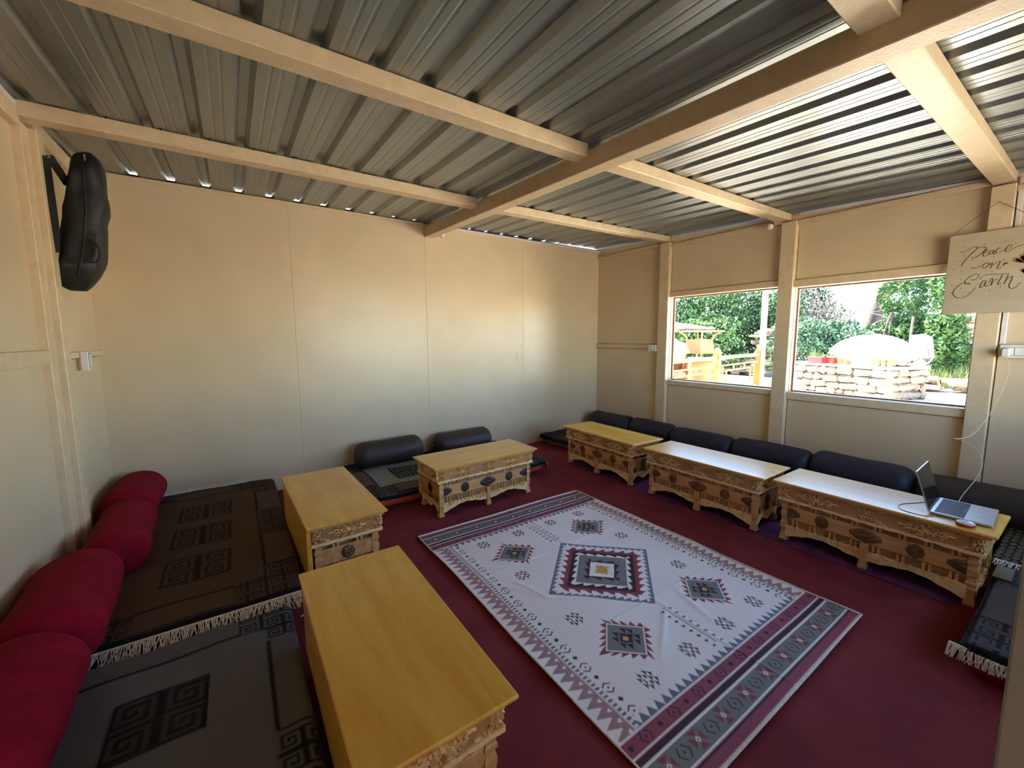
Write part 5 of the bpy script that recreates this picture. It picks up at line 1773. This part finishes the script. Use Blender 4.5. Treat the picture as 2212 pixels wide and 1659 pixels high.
# dry stone walls
def rubble(name, c, ax, L, H, D, n, seed, label):
    rn = random.Random(seed); g = MB()
    for i in range(n):
        t = rn.uniform(-L / 2, L / 2); z = rn.uniform(0, H)
        q = stone_mesh(rn.random(), rn.uniform(0.2, 0.5), rn.uniform(0.08, 0.16), rn.uniform(0.25, 0.4))
        R_ = Matrix.Translation(Vector(c) + Vector(ax) * t + Vector((rn.uniform(-D, D), rn.uniform(-D, D), z))) @ Matrix.Rotation(math.atan2(ax[1], ax[0]) + rn.uniform(-0.3, 0.3), 4, 'Z')
        g.M = R_; g.add(q.v, q.f); g.M = None
    o = g.build(name, M['stone'])
    tag(o, label, 'wall', kind='stuff')
c1 = pol(82.2, 19); rubble('rubble_wall', (c1.x, c1.y, 1.1), (0.15, -0.99, 0), 3.4, 0.8, 0.15, 90, 1, 'dry rubble wall beyond the platform by the grass')
c1 = pol(66.9, 17.5); rubble('rubble_wall', (c1.x, c1.y, 0.1), (0.4, -0.9, 0), 1.0, 1.5, 0.2, 110, 2, 'tall heap of rubble beyond the white pole')
c1 = pol(81.6, 15.5); rubble('rubble_wall', (c1.x, c1.y, GZ), (0.15, -0.99, 0), 2.6, 0.35, 0.3, 40, 3, 'low line of stones on the ground right of the platform')
c1 = pol(60.5, 17.0); rubble('rubble_wall', (c1.x, c1.y, 0.0), (0.5, -0.86, 0), 9.0, 0.5, 0.2, 120, 4, 'low rubble bank below the hedge trees')

# vegetation
def leaves(g, c, rad, n, size, seed, hollow=0.55):
    rn = np.random.default_rng(seed)
    d = rn.normal(size=(n, 3)); d /= np.linalg.norm(d, axis=1)[:, None]
    r = hollow + (1 - hollow) * rn.random(n) ** 0.5
    lump = 1 + 0.22 * np.sin(d[:, 0] * 5 + seed) * np.sin(d[:, 1] * 6 + 1) + 0.15 * np.sin(d[:, 2] * 9 + seed)
    P = np.array(c)[None] + d * (r * lump)[:, None] * np.array(rad)[None]
    a = rn.normal(size=(n, 3)); a /= np.linalg.norm(a, axis=1)[:, None]
    b2 = np.cross(a, rn.normal(size=(n, 3))); b2 /= np.linalg.norm(b2, axis=1)[:, None]
    s = size * (0.6 + 0.8 * rn.random(n))[:, None]
    V_ = np.stack([P - a * s, P + b2 * s * 0.45, P + a * s, P - b2 * s * 0.45], 1).reshape(-1, 3)
    k = len(g.v)
    g.v += [tuple(v) for v in V_.tolist()]
    g.f += [(k + 4 * i, k + 4 * i + 1, k + 4 * i + 2, k + 4 * i + 3) for i in range(n)]
def fast_build(g, name, mat, parent):
    me = bpy.data.meshes.new(name); me.from_pydata(g.v, [], g.f); me.materials.append(mat)
    o = bpy.data.objects.new(name, me); col.objects.link(o); o.parent = parent
    return o
def tree(name, az, di, z0, crowns, mat, label, seed, size=0.065, n=4600, trunk=0.06, cat='tree', group=None, stems=3):
    trunk = trunk * 0.5
    p_ = pol(az, di, z0)
    rt = empty(name, p_)
    g = MB(); rn = random.Random(seed)
    for s_ in range(stems):
        x, y = rn.uniform(-0.5, 0.5), rn.uniform(-0.5, 0.5)
        top = crowns[0][2] * 0.75
        g.tube(smooth_path([(x, y, -0.1), (x * 1.3, y * 1.2, top * 0.5), (x * 1.1 + rn.uniform(-.2, .2), y + rn.uniform(-.2, .2), top)], 3), trunk, 6)
    g.build('trunk', M['bark'], rt)
    g = MB()
    for i, (x, y, z, rx, ry, rz) in enumerate(crowns):
        leaves(g, (x, y, z), (rx, ry, rz), n, size, seed * 10 + i)
    o = fast_build(g, 'foliage', mat, rt); o['kind'] = 'stuff'
    tag(rt, label, cat, group)
where = ['leftmost tree of the hedge', 'second hedge tree from the left', 'third hedge tree from the left', 'fourth hedge tree from the left', 'hedge tree behind the white pole', 'low hedge tree behind the wicker table']
for k, (az, di, zc, rz, rx) in enumerate(((53.6, 18.5, 2.3, 2.2, 1.6), (57.2, 19.0, 2.6, 2.5, 1.7), (60.6, 19.5, 2.6, 2.5, 1.7), (63.8, 20.0, 2.6, 2.5, 1.6), (67.2, 21.5, 2.9, 2.2, 1.5), (58.8, 17.6, 1.2, 1.0, 1.6))):
    tree('hedge_tree', az, di, 0.1, [(0, 0, zc, rx, rx, rz), (0.6, -0.7, zc - 0.9, rx * .8, rx * .8, rz * .6)], M['leafd' if k % 2 == 0 else 'leafm'], 'dense green %s seen through the first window' % where[k], 50 + k, group='hedge trees beyond the terrace')
tree('shrub', 69.6, 17.0, 0.0, [(0, 0, 0.9, 1.0, 1.0, 0.95), (0.5, -1.0, 0.8, 0.9, 0.9, 0.8)], M['leafb'], 'blue green shrub left of the white sheet', 61, cat='shrub')
tree('shrub', 72.6, 18.0, 0.1, [(0, 0, 0.9, 1.0, 1.0, 0.8), (0.4, -0.7, 0.7, 0.9, 0.9, 0.7)], M['leafb'], 'blue green shrub just behind the white sheet', 62, cat='shrub')
tree('leafy_tree', 77.7, 18.0, 0.3, [(0, 0, 2.3, 0.55, 0.55, 1.6), (0.2, 0.2, 0.8, 1.0, 0.9, 0.7)], M['leafm'], 'bright green leafy tree right of the old trunk', 63)
tree('leafy_tree', 80.8, 17.0, 0.2, [(0, 0, 2.2, 0.42, 0.42, 1.8), (0, 0, 0.6, 0.6, 0.5, 0.7)], M['leafm'], 'slim green tree beside the hanging sign', 64)
tree('shrub', 79.2, 19.0, 0.4, [(0, 0, 1.0, 1.0, 0.9, 0.7)], M['leafb'], 'low green shrub between the two leafy trees', 65, cat='shrub')
# leaning old trunk
g = MB(); p_ = pol(75.0, 21.0, 0.3)
g.tube(smooth_path([(0, 0, 0), (0.05, -0.12, 1.2), (0.1, -0.35, 2.4), (0.1, -0.8, 4.2)], 4), [0.34 - 0.008 * i for i in range(13)], 10)
g.tube(smooth_path([(0.08, -0.3, 2.2), (0.0, -0.75, 3.0), (0.0, -1.3, 4.4)], 4), 0.16, 8)
o = g.build('old_trunk', M['bark'], smooth=True); o.location = p_
tag(o, 'leaning grey bark trunk of an old tree behind the platform', 'tree trunk')
# dry twiggy bush
g = MB(); rn = random.Random(5)
for i in range(170):
    a = rn.uniform(0, 2 * PI); b2 = rn.uniform(0.2, 1.25)
    d_ = Vector((math.cos(a) * math.cos(b2), math.sin(a) * math.cos(b2), math.sin(b2)))
    L_ = rn.uniform(1.2, 2.6)
    c_ = Vector((rn.uniform(-0.5, 0.5), rn.uniform(-0.5, 0.5), rn.uniform(0, 1.2)))
    pts = [c_]
    for k in range(4):
        d_ = (d_ + Vector((rn.uniform(-.5, .5), rn.uniform(-.5, .5), rn.uniform(-.35, .25)))).normalized()
        pts.append(pts[-1] + d_ * L_ / 4)
    g.tube(pts, [0.022, 0.018, 0.014, 0.010, 0.006], 3, cap=False)
o = g.build('dry_bush', M['twig']); o.location = pol(71.4, 20.5, 0.9)
tag(o, 'bare twiggy bush behind the blue green shrubs', 'bush')
# grass bank
g = MB(); rn = random.Random(8)
c0 = pol(82.0, 17.2, 0.0)
for i in range(2600):
    p_ = c0 + Vector((rn.uniform(-1.3, 1.3), rn.uniform(-1.2, 1.1), 0))
    p_.z = GZ + 0.05 + (p_.x - c0.x + 1.3) * 0.35
    h_ = rn.uniform(0.15, 0.5); w_ = 0.012; q = Vector((rn.uniform(-.15, .15), rn.uniform(-.15, .15), h_))
    g.add([p_ - Vector((0, w_, 0)), p_ + Vector((0, w_, 0)), p_ + q], [(0, 1, 2)])
o = fast_build(g, 'grass_bank', M['grass'], None)
tag(o, 'yellow green grass bank below the rubble wall', 'grass', kind='stuff')
# house far behind
hs = empty('house', pol(76.0, 36.0, 0.5), math.radians(-76 + 90))
g = MB(); g.box(-6, 7, -2, 2, 0, 6.2); g.build('house_wall', M['house'], hs)
for sx in (-4.6, -2.2, 0.2, 2.6, 5.0):
    for z in (1.0, 3.6):
        g = MB(); g.box(sx - 0.5, sx + 0.5, -2.06, -2.0, z, z + 1.3, 0.02); wd_ = g.build('window', M['housew'], hs)
g = MB(); g.box(-6.3, 7.3, -2.4, 2.4, 6.2, 6.45, 0.03); g.build('roof', M['slab'], hs)
tag(hs, 'pale blue house far behind the trees', 'house')
